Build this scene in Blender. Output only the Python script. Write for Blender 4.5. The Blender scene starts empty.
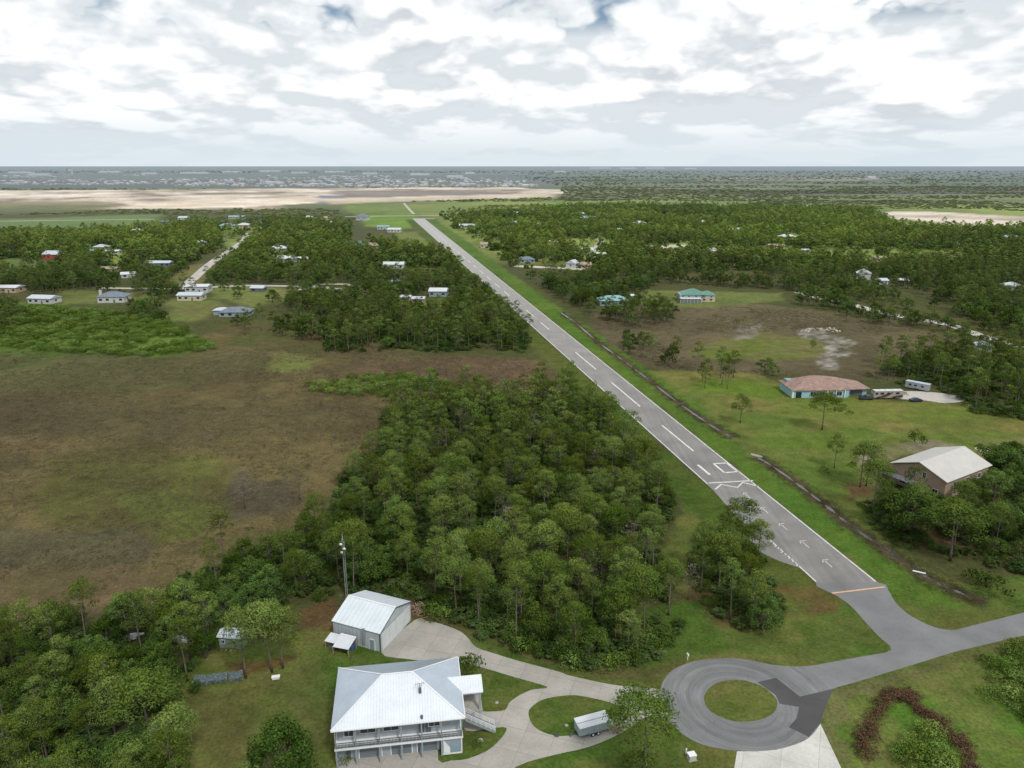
import bpy, math, random
import numpy as np
from mathutils import Vector, Matrix
from mathutils.geometry import tessellate_polygon

rnd = random.Random(11)
rs = np.random.RandomState(5)
H = 85.0; F = 740.0
T = math.atan((384 - 166) / F); ST, CT = math.sin(T), math.cos(T)
R = math.radians
scene = bpy.context.scene
COL = scene.collection

def G(px, py, z=0.0):
    """survey: point of the plane z seen at a pixel of the photograph"""
    u = (px - 512) / F; v = (py - 384) / F
    t = (H - z) / (ST + v * CT)
    return (u * t, (CT - v * ST) * t)
def P(x, y, z=0.0):
    d = H - z
    zc = y * CT + d * ST; yc = d * CT - y * ST
    return 512 + F * x / zc, 384 + F * yc / zc
def mpp(px, py):                      # metres per pixel at a ground point
    return H / (ST + (py - 384) / F * CT) / F
def GP(pts): return [G(*p) for p in pts]
def S(r, g, b, k=1.0):
    f = lambda c: (c / 255 / 12.92) if c <= 10 else ((c / 255 + .055) / 1.055) ** 2.4
    return (f(r) * k, f(g) * k, f(b) * k)

# ------------------------------------------------------------------ materials
HAZE = (0.205, 0.25, 0.275)
def nt(name):
    m = bpy.data.materials.new(name); m.use_nodes = True
    n = m.node_tree.nodes; l = m.node_tree.links
    return m, n, l, n['Principled BSDF']
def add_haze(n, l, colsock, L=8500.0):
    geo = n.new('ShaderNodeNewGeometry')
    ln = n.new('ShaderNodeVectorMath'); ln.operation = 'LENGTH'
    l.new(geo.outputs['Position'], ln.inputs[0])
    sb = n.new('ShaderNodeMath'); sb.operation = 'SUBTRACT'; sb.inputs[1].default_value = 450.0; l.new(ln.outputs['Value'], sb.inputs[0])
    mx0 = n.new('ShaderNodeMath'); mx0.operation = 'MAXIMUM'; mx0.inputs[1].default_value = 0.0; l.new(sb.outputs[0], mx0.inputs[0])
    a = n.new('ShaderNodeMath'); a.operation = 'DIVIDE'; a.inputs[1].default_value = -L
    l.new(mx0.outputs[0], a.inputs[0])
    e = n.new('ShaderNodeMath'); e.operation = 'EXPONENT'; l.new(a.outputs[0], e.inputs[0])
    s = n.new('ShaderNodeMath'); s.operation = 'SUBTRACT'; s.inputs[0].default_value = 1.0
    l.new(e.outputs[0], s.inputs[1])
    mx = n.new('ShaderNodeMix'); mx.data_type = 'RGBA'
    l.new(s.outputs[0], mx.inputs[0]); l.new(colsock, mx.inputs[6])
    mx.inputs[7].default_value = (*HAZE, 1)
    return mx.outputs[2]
def noise(n, l, scale, detail=3, vec=None, rough=.55):
    t = n.new('ShaderNodeTexNoise'); t.inputs['Scale'].default_value = scale
    t.inputs['Detail'].default_value = detail; t.inputs['Roughness'].default_value = rough
    if vec is None:
        g = n.new('ShaderNodeNewGeometry'); vec = g.outputs['Position']
    l.new(vec, t.inputs['Vector'])
    return t.outputs['Fac']
def maprange(n, l, sock, a, b, c, d):
    m = n.new('ShaderNodeMapRange'); l.new(sock, m.inputs[0])
    for i, v in enumerate((a, b, c, d)): m.inputs[i + 1].default_value = v
    return m.outputs[0]
def mul(n, l, colsock, facsock):
    v = n.new('ShaderNodeVectorMath'); v.operation = 'SCALE'
    l.new(colsock, v.inputs[0]); l.new(facsock, v.inputs['Scale'])
    return v.outputs[0]
def mixc(n, l, fac, a, b):
    m = n.new('ShaderNodeMix'); m.data_type = 'RGBA'
    if hasattr(fac, 'links'): l.new(fac, m.inputs[0])
    else: m.inputs[0].default_value = fac
    for i, c in ((6, a), (7, b)):
        if hasattr(c, 'links'): l.new(c, m.inputs[i])
        else: m.inputs[i].default_value = (*c[:3], 1)
    return m.outputs[2]
def bump(n, l, b, hsock, strength, dist):
    bp = n.new('ShaderNodeBump'); bp.inputs['Strength'].default_value = strength
    bp.inputs['Distance'].default_value = dist
    l.new(hsock, bp.inputs['Height']); l.new(bp.outputs[0], b.inputs['Normal'])

def simple(name, col, rough=.7, metal=0, var=.25, scale=.8, haze=True, spec=.3, scale2=6.0, dirt=None):
    m, n, l, b = nt(name)
    f = noise(n, l, scale, 4); f2 = noise(n, l, scale2, 3)
    k = maprange(n, l, f, .3, .7, 1 - var, 1 + var)
    k2 = maprange(n, l, f2, .3, .7, 1 - var * .5, 1 + var * .5)
    rgb = n.new('ShaderNodeRGB'); rgb.outputs[0].default_value = (*col, 1)
    c = mul(n, l, mul(n, l, rgb.outputs[0], k), k2)
    if dirt:
        c = mixc(n, l, maprange(n, l, noise(n, l, scale * .37, 5), .5, .72, 0, .6), c, dirt)
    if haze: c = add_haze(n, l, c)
    l.new(c, b.inputs['Base Color'])
    b.inputs['Roughness'].default_value = rough; b.inputs['Metallic'].default_value = metal
    b.inputs['Specular IOR Level'].default_value = spec
    return m
def metal_roof(name, col, rib=.45, axis='X', rough=.42, metal=.25, var=.07):
    """standing-seam sheet metal: seams run across `axis` of the object"""
    m, n, l, b = nt(name)
    tc = n.new('ShaderNodeTexCoord')
    w = n.new('ShaderNodeTexWave'); w.bands_direction = axis; w.wave_profile = 'SIN'
    w.inputs['Scale'].default_value = .314 / rib; l.new(tc.outputs['Object'], w.inputs['Vector'])
    seam = maprange(n, l, w.outputs['Fac'], .86, 1.0, 0, 1)
    rgb = n.new('ShaderNodeRGB'); rgb.outputs[0].default_value = (*col, 1)
    f = noise(n, l, .35, 5)
    c = mul(n, l, rgb.outputs[0], maprange(n, l, f, .3, .7, 1 - var, 1 + var))
    st = n.new('ShaderNodeMapping'); st.inputs['Scale'].default_value = (3, 3, .2)
    l.new(tc.outputs['Object'], st.inputs['Vector'])
    f2 = noise(n, l, 1.0, 4, st.outputs[0])
    c = mul(n, l, c, maprange(n, l, f2, .35, .75, 1.03, .93))
    c = mul(n, l, c, maprange(n, l, seam, 0, 1, 1, .86))
    c = add_haze(n, l, c)
    l.new(c, b.inputs['Base Color']); b.inputs['Roughness'].default_value = rough
    b.inputs['Metallic'].default_value = metal
    bump(n, l, b, seam, .5, .03)
    return m
def shingle(name, col):
    m, n, l, b = nt(name)
    tc = n.new('ShaderNodeTexCoord')
    br = n.new('ShaderNodeTexBrick'); br.inputs['Scale'].default_value = 1.0
    br.inputs['Brick Width'].default_value = .9; br.inputs['Row Height'].default_value = .3
    br.inputs['Mortar Size'].default_value = .03
    br.inputs['Color1'].default_value = (*[v * 1.15 for v in col], 1)
    br.inputs['Color2'].default_value = (*[v * .8 for v in col], 1)
    br.inputs['Mortar'].default_value = (*[v * .5 for v in col], 1)
    l.new(tc.outputs['Object'], br.inputs['Vector'])
    c = mul(n, l, br.outputs['Color'], maprange(n, l, noise(n, l, .5, 5), .3, .7, .8, 1.2))
    c = add_haze(n, l, c)
    l.new(c, b.inputs['Base Color']); b.inputs['Roughness'].default_value = .85
    return m
def glass_mat(name, col=(.02, .028, .033)):
    m, n, l, b = nt(name)
    b.inputs['Base Color'].default_value = (*col, 1); b.inputs['Roughness'].default_value = .12
    b.inputs['Specular IOR Level'].default_value = .6
    return m
def foliage(name, dark, light, dead=(.12, .09, .05), deadamt=.06, transl=.18):
    m, n, l, b = nt(name)
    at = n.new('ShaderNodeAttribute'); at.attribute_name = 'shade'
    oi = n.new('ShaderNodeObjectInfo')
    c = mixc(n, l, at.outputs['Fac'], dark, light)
    hs = n.new('ShaderNodeHueSaturation')
    l.new(maprange(n, l, oi.outputs['Random'], 0, 1, .478, .508), hs.inputs['Hue'])
    mm = n.new('ShaderNodeMath'); mm.operation = 'MULTIPLY'; mm.inputs[1].default_value = 7.31
    l.new(oi.outputs['Random'], mm.inputs[0])
    fr = n.new('ShaderNodeMath'); fr.operation = 'FRACT'; l.new(mm.outputs[0], fr.inputs[0])
    l.new(maprange(n, l, fr.outputs[0], 0, 1, .66, 1.45), hs.inputs['Value'])
    l.new(maprange(n, l, fr.outputs[0], 0, 1, 1.04, .90), hs.inputs['Saturation'])
    l.new(c, hs.inputs['Color'])
    c = hs.outputs[0]
    # stands vary in tone; far ones have sunlight painted into the leaf colour
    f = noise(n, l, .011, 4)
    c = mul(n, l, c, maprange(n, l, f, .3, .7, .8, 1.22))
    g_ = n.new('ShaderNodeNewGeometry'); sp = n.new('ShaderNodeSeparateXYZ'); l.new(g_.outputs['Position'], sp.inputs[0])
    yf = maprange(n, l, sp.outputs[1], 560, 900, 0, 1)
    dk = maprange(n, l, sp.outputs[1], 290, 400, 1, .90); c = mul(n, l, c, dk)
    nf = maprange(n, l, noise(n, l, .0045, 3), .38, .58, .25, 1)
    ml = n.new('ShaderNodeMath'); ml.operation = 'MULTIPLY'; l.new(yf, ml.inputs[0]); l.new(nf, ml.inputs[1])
    sunlit_tint = n.new('ShaderNodeVectorMath'); sunlit_tint.operation = 'MULTIPLY'; sunlit_tint.inputs[1].default_value = (1.9, 1.85, 1.4); l.new(c, sunlit_tint.inputs[0])  # warm brightening that paints sunlight on the far woods
    c = mixc(n, l, ml.outputs[0], c, sunlit_tint.outputs[0])
    f2 = noise(n, l, .9, 2)
    c = mixc(n, l, maprange(n, l, f2, .62, .75, 0, deadamt * 5), c, dead)
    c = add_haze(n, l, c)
    l.new(c, b.inputs['Base Color']); b.inputs['Roughness'].default_value = .8
    b.inputs['Specular IOR Level'].default_value = .02
    if transl:
        tr = n.new('ShaderNodeBsdfTranslucent'); l.new(c, tr.inputs[0])
        mx = n.new('ShaderNodeMixShader'); mx.inputs[0].default_value = transl
        out = [q for q in n if q.type == 'OUTPUT_MATERIAL'][0]
        l.new(b.outputs[0], mx.inputs[1]); l.new(tr.outputs[0], mx.inputs[2]); l.new(mx.outputs[0], out.inputs[0])
    return m

def asphalt(name, base, crack=.5, along=None, light=None):
    m, n, l, b = nt(name)
    g = n.new('ShaderNodeNewGeometry')
    rgb = n.new('ShaderNodeRGB'); rgb.outputs[0].default_value = (*base, 1)
    c = mul(n, l, rgb.outputs[0], maprange(n, l, noise(n, l, .12, 5), .3, .7, .80, 1.16))
    c = mul(n, l, c, maprange(n, l, noise(n, l, 3.0, 4), .3, .7, .93, 1.07))
    if along is not None:            # lengthwise wear streaks
        mp = n.new('ShaderNodeMapping'); mp.inputs['Rotation'].default_value = (0, 0, along)
        mp.inputs['Scale'].default_value = (.9, .02, 1)
        l.new(g.outputs['Position'], mp.inputs['Vector'])
        c = mul(n, l, c, maprange(n, l, noise(n, l, 1, 4, mp.outputs[0]), .3, .7, .86, 1.12))
    if light is not None:            # paler surface far down the strip
        sx = n.new('ShaderNodeSeparateXYZ'); l.new(g.outputs['Position'], sx.inputs[0])
        c = mixc(n, l, maprange(n, l, sx.outputs[1], 200, 900, 0, 1), c, light)
    vo = n.new('ShaderNodeTexVoronoi'); vo.feature = 'DISTANCE_TO_EDGE'; vo.inputs['Scale'].default_value = .16
    ds = n.new('ShaderNodeTexNoise'); ds.inputs['Scale'].default_value = .5; l.new(g.outputs['Position'], ds.inputs['Vector'])
    sc = n.new('ShaderNodeVectorMath'); sc.operation = 'MULTIPLY_ADD'
    sc.inputs[1].default_value = (4, 4, 0); l.new(ds.outputs['Color'], sc.inputs[0]); l.new(g.outputs['Position'], sc.inputs[2])
    l.new(sc.outputs[0], vo.inputs['Vector'])
    c = mul(n, l, c, maprange(n, l, vo.outputs['Distance'], 0, .012, 1 - crack * .45, 1))
    c = add_haze(n, l, c)
    l.new(c, b.inputs['Base Color']); b.inputs['Roughness'].default_value = .88
    return m
def ring_wear(m, cx, cy, rmax):
    """tyre arcs worn round a turning circle"""
    n, l = m.node_tree.nodes, m.node_tree.links; b = n['Principled BSDF']; src = b.inputs['Base Color'].links[0].from_socket
    g = n.new('ShaderNodeNewGeometry'); s = n.new('ShaderNodeVectorMath'); s.operation = 'SUBTRACT'; s.inputs[1].default_value = (cx, cy, 0); l.new(g.outputs['Position'], s.inputs[0])
    d = n.new('ShaderNodeVectorMath'); d.operation = 'LENGTH'; l.new(s.outputs[0], d.inputs[0])
    cb = n.new('ShaderNodeCombineXYZ'); l.new(d.outputs['Value'], cb.inputs[0])
    av = n.new('ShaderNodeVectorMath'); av.operation = 'MULTIPLY_ADD'; av.inputs[1].default_value = (.06, .06, 0); l.new(s.outputs[0], av.inputs[0]); l.new(cb.outputs[0], av.inputs[2])
    f = noise(n, l, 1.3, 5, av.outputs[0], .7); k = maprange(n, l, f, .35, .65, .72, 1.22)
    w_ = maprange(n, l, d.outputs['Value'], rmax, rmax + 4, 1, 0)
    c = mixc(n, l, w_, src, mul(n, l, src, k)); l.new(c, b.inputs['Base Color'])
def concrete(name, base, ang=0.0, joint=4.5):
    m, n, l, b = nt(name)
    g = n.new('ShaderNodeNewGeometry')
    mp = n.new('ShaderNodeMapping'); mp.inputs['Rotation'].default_value = (0, 0, ang)
    l.new(g.outputs['Position'], mp.inputs['Vector'])
    br = n.new('ShaderNodeTexBrick'); br.offset = 0; br.inputs['Scale'].default_value = 1
    br.inputs['Brick Width'].default_value = joint; br.inputs['Row Height'].default_value = joint
    br.inputs['Mortar Size'].default_value = .035; br.inputs['Mortar Smooth'].default_value = .3
    br.inputs['Color1'].default_value = (*[v * 1.05 for v in base], 1)
    br.inputs['Color2'].default_value = (*[v * .94 for v in base], 1)
    br.inputs['Mortar'].default_value = (*[v * .6 for v in base], 1)
    l.new(mp.outputs[0], br.inputs['Vector'])
    c = mul(n, l, br.outputs['Color'], maprange(n, l, noise(n, l, .25, 6), .3, .7, .82, 1.14))
    c = mul(n, l, c, maprange(n, l, noise(n, l, 2.2, 4), .3, .7, .92, 1.06))
    c = mixc(n, l, maprange(n, l, noise(n, l, .5, 6), .56, .75, 0, .45), c, tuple(v * .5 for v in base))
    l.new(c, b.inputs['Base Color']); b.inputs['Roughness'].default_value = .85
    return m

M = {}
M['bark'] = simple('pine bark', (.13, .105, .085), .9, var=.35, scale=3)
M['bark_oak'] = simple('oak bark', (.10, .09, .075), .9, var=.3, scale=3)
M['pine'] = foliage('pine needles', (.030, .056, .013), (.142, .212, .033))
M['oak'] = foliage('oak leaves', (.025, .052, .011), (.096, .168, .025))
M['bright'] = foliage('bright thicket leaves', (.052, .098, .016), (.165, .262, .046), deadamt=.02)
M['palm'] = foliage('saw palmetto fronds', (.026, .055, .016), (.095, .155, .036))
M['tuft'] = foliage('rough marsh grass', (.052, .048, .030), (.200, .180, .105), deadamt=.05, transl=0)
M['greentuft'] = foliage('green lawn grass', (.075, .125, .026), (.160, .230, .050), deadamt=.03, transl=.3)
M['dead'] = foliage('rust brown dead leaves', (.070, .042, .026), (.185, .115, .070), dead=(.05, .07, .02), deadamt=.05, transl=0)
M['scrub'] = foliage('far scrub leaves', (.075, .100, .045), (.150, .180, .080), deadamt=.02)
M['bank'] = foliage('ditch bank grass', (.055, .075, .026), (.120, .145, .050), transl=0)
M['grey_twig'] = foliage('bare grey twigs', (.10, .085, .07), (.24, .20, .17), deadamt=.02, transl=0)
M['reed'] = foliage('dark ditch reeds', (.070, .080, .034), (.180, .180, .080), deadamt=.1, transl=.3)

# ------------------------------------------------------------------ mesh helpers
def meta(o, label=None, cat=None, group=None, kind=None):
    if label: o['label'] = label
    if cat: o['category'] = cat
    if group: o['group'] = group
    if kind: o['kind'] = kind
    return o
class MB:
    def __init__(s): s.v = []; s.f = []
    def quad(s, *p):
        k = len(s.v); s.v += [tuple(q) for q in p]; s.f.append(tuple(range(k, k + len(p)))); return s
    def box(s, x0, x1, y0, y1, z0, z1, skip=''):
        k = len(s.v)
        s.v += [(x0, y0, z0), (x1, y0, z0), (x1, y1, z0), (x0, y1, z0), (x0, y0, z1), (x1, y0, z1), (x1, y1, z1), (x0, y1, z1)]
        fs = {'b': (3, 2, 1, 0), 't': (4, 5, 6, 7), 's': (0, 1, 5, 4), 'e': (1, 2, 6, 5), 'n': (2, 3, 7, 6), 'w': (3, 0, 4, 7)}
        for c, f in fs.items():
            if c not in skip: s.f.append(tuple(k + i for i in f))
        return s
    def tube(s, pts, rad, n=8, cap=True):
        pts = [Vector(p) for p in pts]
        if not hasattr(rad, '__len__'): rad = [rad] * len(pts)
        k0 = len(s.v)
        for i, p in enumerate(pts):
            d = (pts[min(i + 1, len(pts) - 1)] - pts[max(i - 1, 0)]).normalized()
            a = d.cross(Vector((0, 0, 1)))
            if a.length < 1e-3: a = Vector((1, 0, 0))
            a.normalize(); b = d.cross(a)
            for j in range(n):
                t = 2 * math.pi * j / n
                s.v.append(tuple(p + (a * math.cos(t) + b * math.sin(t)) * rad[i]))
        for i in range(len(pts) - 1):
            for j in range(n):
                q = k0 + i * n; w = k0 + (i + 1) * n
                s.f.append((q + j, q + (j + 1) % n, w + (j + 1) % n, w + j))
        if cap:
            s.f.append(tuple(k0 + j for j in range(n))[::-1]); s.f.append(tuple(k0 + (len(pts) - 1) * n + j for j in range(n)))
        return s
    def beam(s, a, b, w, h=None):
        a, b = Vector(a), Vector(b); h = h or w
        d = (b - a).normalized(); x = d.cross(Vector((0, 0, 1)))
        if x.length < 1e-3: x = Vector((1, 0, 0))
        x.normalize(); y = d.cross(x)
        k = len(s.v)
        for p in (a, b):
            for sx, sy in ((-1, -1), (1, -1), (1, 1), (-1, 1)):
                s.v.append(tuple(p + x * sx * w / 2 + y * sy * h / 2))
        for f in ((0, 1, 2, 3), (7, 6, 5, 4), (0, 4, 5, 1), (1, 5, 6, 2), (2, 6, 7, 3), (3, 7, 4, 0)):
            s.f.append(tuple(k + i for i in f))
        return s
    def mesh(s, name, mat, smooth=False):
        me = bpy.data.meshes.new(name); me.from_pydata(s.v, [], s.f); me.update()
        if mat: me.materials.append(mat)
        if smooth: me.polygons.foreach_set('use_smooth', [True] * len(me.polygons))
        return me
    def build(s, name, mat, parent=None, loc=None, rz=0, smooth=False, **kw):
        o = bpy.data.objects.new(name, s.mesh(name, mat, smooth)); COL.objects.link(o)
        if parent: o.parent = parent
        if loc is not None: o.location = loc
        if rz: o.rotation_euler = (0, 0, rz)
        return meta(o, **kw)
def empty(name, loc, rz=0, label=None, cat=None, group=None):
    o = bpy.data.objects.new(name, None); COL.objects.link(o)
    o.empty_display_size = .5
    o.location = loc if len(loc) == 3 else (*loc, 0); o.rotation_euler = (0, 0, rz)
    return meta(o, label, cat, group)
def poly_sheet(name, rings, z, mat, parent=None, kind='structure', edge=0.0):
    vs = [[Vector((x, y, 0)) for x, y in r] for r in rings]
    tri = tessellate_polygon(vs); flat = [(p.x, p.y, z) for r in vs for p in r]
    mb = MB(); mb.v = flat
    for t in tri:
        a, b, c = [Vector(flat[i]) for i in t]
        mb.f.append(tuple(t) if (b - a).cross(c - a).z > 0 else tuple(t)[::-1])
    if edge:
        k = 0
        for r in rings:
            n = len(r)
            for i in range(n):
                a, b = r[i], r[(i + 1) % n]
                mb.quad((*a, z), (*b, z), (*b, z - edge), (*a, z - edge))
    o = mb.build(name, mat, parent)
    if not parent: o['kind'] = kind
    return o
def smooth_ring(pts, closed=True, n=6):
    out = []; m = len(pts)
    rng_ = range(m) if closed else range(m - 1)
    for i in rng_:
        p0 = pts[(i - 1) % m] if closed or i > 0 else pts[i]; p1 = pts[i]; p2 = pts[(i + 1) % m]
        p3 = pts[(i + 2) % m] if closed or i + 2 < m else p2
        for j in range(n):
            t = j / n
            out.append(tuple(.5 * ((2 * b) + (-a + c) * t + (2 * a - 5 * b + 4 * c - d) * t * t + (-a + 3 * b - 3 * c + d) * t ** 3)
                             for a, b, c, d in zip(p0, p1, p2, p3)))
    if not closed: out.append(tuple(pts[-1]))
    return out
def ribbon(pts, w, z):
    """flat strip along ground points; w is a width or a list"""
    mb = MB(); n = len(pts)
    if not hasattr(w, '__len__'): w = [w] * n
    L = []
    for i in range(n):
        a = Vector(pts[max(i - 1, 0)]); b = Vector(pts[min(i + 1, n - 1)])
        d = (b - a).normalized(); nn = Vector((-d.y, d.x)); p = Vector(pts[i])
        L.append((p + nn * w[i] / 2, p - nn * w[i] / 2))
    for i in range(n - 1):
        a, b = L[i]; c, d = L[i + 1]
        mb.quad((*b, z), (*d, z), (*c, z), (*a, z))
    return mb
def np_mesh(name, verts, quads, mat, shade=None, nv=4):
    me = bpy.data.meshes.new(name)
    me.vertices.add(len(verts)); me.vertices.foreach_set('co', np.asarray(verts, np.float32).ravel())
    nf = len(quads)
    me.loops.add(nf * nv); me.loops.foreach_set('vertex_index', np.asarray(quads, np.int32).ravel())
    me.polygons.add(nf); me.polygons.foreach_set('loop_start', np.arange(0, nf * nv, nv, dtype=np.int32))
    me.polygons.foreach_set('loop_total', np.full(nf, nv, np.int32))
    if shade is not None:
        a = me.attributes.new('shade', 'FLOAT', 'POINT'); a.data.foreach_set('value', np.asarray(shade, np.float32))
    if mat: me.materials.append(mat)
    me.update(calc_edges=True)
    return me

# ------------------------------------------------------------------ numpy noise
def _hash(ix, iy, seed):
    h = (ix.astype(np.int64) * 374761393 + iy.astype(np.int64) * 668265263 + seed * 2147483647) & 0xffffffff
    h = ((h ^ (h >> 13)) * 1274126177) & 0xffffffff
    return ((h ^ (h >> 16)) & 0xffff) / 65535.0
def vnoise(x, y, seed=0):
    ix = np.floor(x); iy = np.floor(y); fx = x - ix; fy = y - iy
    fx = fx * fx * (3 - 2 * fx); fy = fy * fy * (3 - 2 * fy)
    a = _hash(ix, iy, seed); b = _hash(ix + 1, iy, seed); c = _hash(ix, iy + 1, seed); d = _hash(ix + 1, iy + 1, seed)
    return (a * (1 - fx) + b * fx) * (1 - fy) + (c * (1 - fx) + d * fx) * fy
def fbm(x, y, o=4, seed=0):
    s = 0; a = .5; tot = 0
    for i in range(o):
        s = s + a * vnoise(x * 2 ** i + 17.3 * i, y * 2 ** i - 9.1 * i, seed + i); tot += a; a *= .55
    return s / tot
def sdist(x, y, poly):
    """signed distance, positive inside"""
    x = np.asarray(x, float); y = np.asarray(y, float)
    d2 = np.full(x.shape, 1e18); ins = np.zeros(x.shape, bool); n = len(poly)
    for i in range(n):
        ax, ay = poly[i]; bx, by = poly[(i + 1) % n]
        ex, ey = bx - ax, by - ay; L = ex * ex + ey * ey + 1e-12
        t = np.clip(((x - ax) * ex + (y - ay) * ey) / L, 0, 1)
        d2 = np.minimum(d2, (x - ax - t * ex) ** 2 + (y - ay - t * ey) ** 2)
        c = ((ay > y) != (by > y)) & (x < (bx - ax) * (y - ay) / ((by - ay) if by != ay else 1e-12) + ax)
        ins ^= c
    return np.where(ins, 1, -1) * np.sqrt(d2)

# ------------------------------------------------------------------ runway survey
KL, CL = -.2045, 93.0; KR, CR = -.1985, 105.55
rl = lambda y: KL * y + CL
rr = lambda y: KR * y + CR
zr = lambda x, y: (680 + x / 4.268, 440 + y / 4.268)

# ------------------------------------------------------------------ ground
zones = []   # (ground polygon, colour a, colour b, soft, warp, amount)
def zone(px, a, b=None, soft=3.0, warp=5.0, amt=1.0, ns=.05, world=False):
    zones.append((px if world else GP(px), a, b or a, soft, warp, amt, ns))
K = .92
gr = lambda r, g, b: S(r, g, b, K)
# far land
zone([(-900, 188), (1900, 188), (1900, 207), (-900, 207)], gr(96, 104, 72), gr(120, 126, 84), 300, 300, ns=.0011)
zone([(430, 196), (1500, 200), (1500, 262), (520, 262), (440, 225)], gr(104, 120, 58), gr(140, 152, 78), 60, 60, ns=.006)
zone([(560, 200), (1500, 201), (1500, 206), (620, 207)], gr(128, 146, 76), gr(104, 116, 66), 60, 120, ns=.003)
zone([(480, 190), (700, 189), (780, 196), (560, 200)], gr(112, 122, 74), gr(86, 94, 66), 60, 100, ns=.004)
zone([(-900, 216), (0, 219), (100, 216), (160, 214), (150, 224), (60, 230), (-900, 240)], gr(92, 116, 66), gr(105, 124, 70), 15, 20, ns=.004)
zone([(345, 204), (470, 204), (480, 213), (410, 215), (345, 213)], gr(104, 124, 62), gr(128, 136, 70), 15, 12, ns=.01)
zone([(355, 214), (415, 215), (425, 226), (400, 230), (365, 226)], gr(112, 138, 52), gr(100, 128, 50), 6, 8)
zone([(435, 222), (470, 228), (520, 238), (500, 246), (470, 242)], gr(112, 132, 56), gr(118, 128, 66), 5, 8)
zone([(-900, 190), (130, 190), (320, 188), (520, 187), (565, 191), (545, 197), (330, 203), (250, 208), (110, 209.5), (125, 204), (-900, 206)], gr(250, 234, 216), gr(140, 124, 106), 25, 110, ns=.0075)
zone([(330, 190.5), (480, 190), (520, 194), (480, 198), (335, 202)], gr(128, 116, 112), gr(158, 144, 132), 40, 60, ns=.004)
zone([(112, 209), (135, 203.5), (200, 200), (330, 196.5), (325, 202), (250, 207.5)], gr(250, 238, 222), gr(215, 196, 172), 15, 40, ns=.012)
zone([(-900, 201), (60, 202), (130, 202.5), (105, 209), (-900, 209)], gr(96, 104, 66), gr(150, 140, 108), 25, 70, .9, ns=.006)
zone([(150, 193), (260, 192), (330, 193), (250, 194.5)], gr(104, 104, 78), gr(150, 136, 112), 25, 80, .8, ns=.006)
zone([(316, 196), (345, 195.5), (338, 203.5), (322, 204)], gr(128, 132, 140), None, 15, 30)
zone([(300, 199), (480, 195), (550, 192.5), (548, 197), (330, 204)], gr(220, 206, 184), gr(190, 174, 150), 20, 40, ns=.004)
zone([(-900, 173), (540, 173), (580, 187), (320, 187.2), (-900, 187.2)], gr(82, 92, 88), gr(112, 116, 108), 200, 300, ns=.0022)
zone([(-900, 182), (380, 181), (330, 188), (-900, 189)], gr(84, 92, 92), gr(98, 104, 102), 60, 80, ns=.002)
zone([(-900, 188.3), (60, 188.5), (60, 190), (-900, 191)], gr(120, 124, 84), None, 60, 60)
zone([(875, 212), (940, 212), (1010, 216), (1200, 222), (1200, 229), (960, 225), (920, 221), (880, 217)], gr(226, 212, 196), gr(170, 158, 138), 8, 22, ns=.012)
zone([(700, 178), (900, 178), (860, 180.5), (700, 181)], gr(180, 160, 140), gr(130, 120, 100), 60, 80, ns=.003)
zone([(620, 189), (1300, 190), (1300, 194), (700, 194)], gr(76, 70, 60), gr(92, 86, 70), 60, 200, ns=.002)
zone([(740, 198), (1300, 200), (1300, 206), (760, 204)], gr(128, 138, 84), gr(96, 104, 66), 40, 100, ns=.003)
# left marsh and prairie
zone([(-500, 345), (60, 350), (170, 352), (215, 333), (300, 343), (400, 356), (520, 356), (575, 380), (560, 395), (440, 395), (410, 440), (395, 480), (300, 525), (230, 545), (155, 600), (100, 616), (-500, 620)], gr(86, 77, 52), gr(104, 94, 62), 3, 8, ns=.035)
zone([(-500, 345), (60, 347), (175, 354), (150, 372), (60, 392), (-60, 398), (-500, 400)], gr(74, 86, 46), gr(92, 92, 60), 8, 18, .85)
zone([(60, 352), (250, 352), (280, 362), (130, 395), (40, 392)], gr(92, 88, 62), gr(74, 80, 46), 6, 16, .7)
zone([(-40, 400), (130, 400), (340, 405), (300, 425), (60, 440), (-40, 430)], gr(76, 68, 50), gr(88, 82, 56), 5, 14, .75)
zone([(40, 455), (150, 445), (250, 480), (240, 520), (150, 545), (50, 520)], gr(82, 88, 42), gr(72, 72, 40), 4, 12, .7)
zone([(130, 497), (195, 490), (225, 512), (180, 536), (120, 522)], gr(98, 110, 46), gr(84, 94, 44), 4, 9, .6)
zone([(175, 455), (215, 452), (240, 468), (200, 478)], gr(92, 104, 46), None, 3, 9, .45)
zone([(-60, 440), (30, 436), (55, 450), (20, 476), (-60, 482)], gr(112, 96, 68), gr(84, 76, 52), 2, 6, .8)
zone([(-500, 522), (130, 528), (170, 545), (150, 568), (-500, 574)], gr(78, 74, 58), gr(90, 88, 64), 2, 5, .8)
zone([(-500, 570), (90, 567), (165, 568), (150, 596), (90, 612), (-500, 618)], gr(116, 98, 74), gr(92, 84, 58), 1.5, 4)
zone([(230, 470), (290, 480), (300, 505), (240, 520)], gr(92, 84, 76), gr(72, 66, 56), 3, 6, .7)
zone([(350, 360), (520, 356), (562, 380), (520, 390), (400, 386), (340, 375)], gr(100, 84, 64), gr(78, 68, 50), 4, 10)
zone([(-300, 300), (60, 303), (170, 325), (215, 345), (160, 357), (-300, 352)], gr(72, 92, 40), gr(92, 116, 48), 4, 8)
zone([(272, 345), (308, 342), (340, 352), (300, 372), (270, 372)], gr(112, 108, 66), gr(104, 112, 60), 2, 5)
zone([(215, 322), (400, 335), (420, 352), (340, 362), (230, 345)], gr(90, 80, 56), gr(80, 86, 46), 4, 8)
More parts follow.
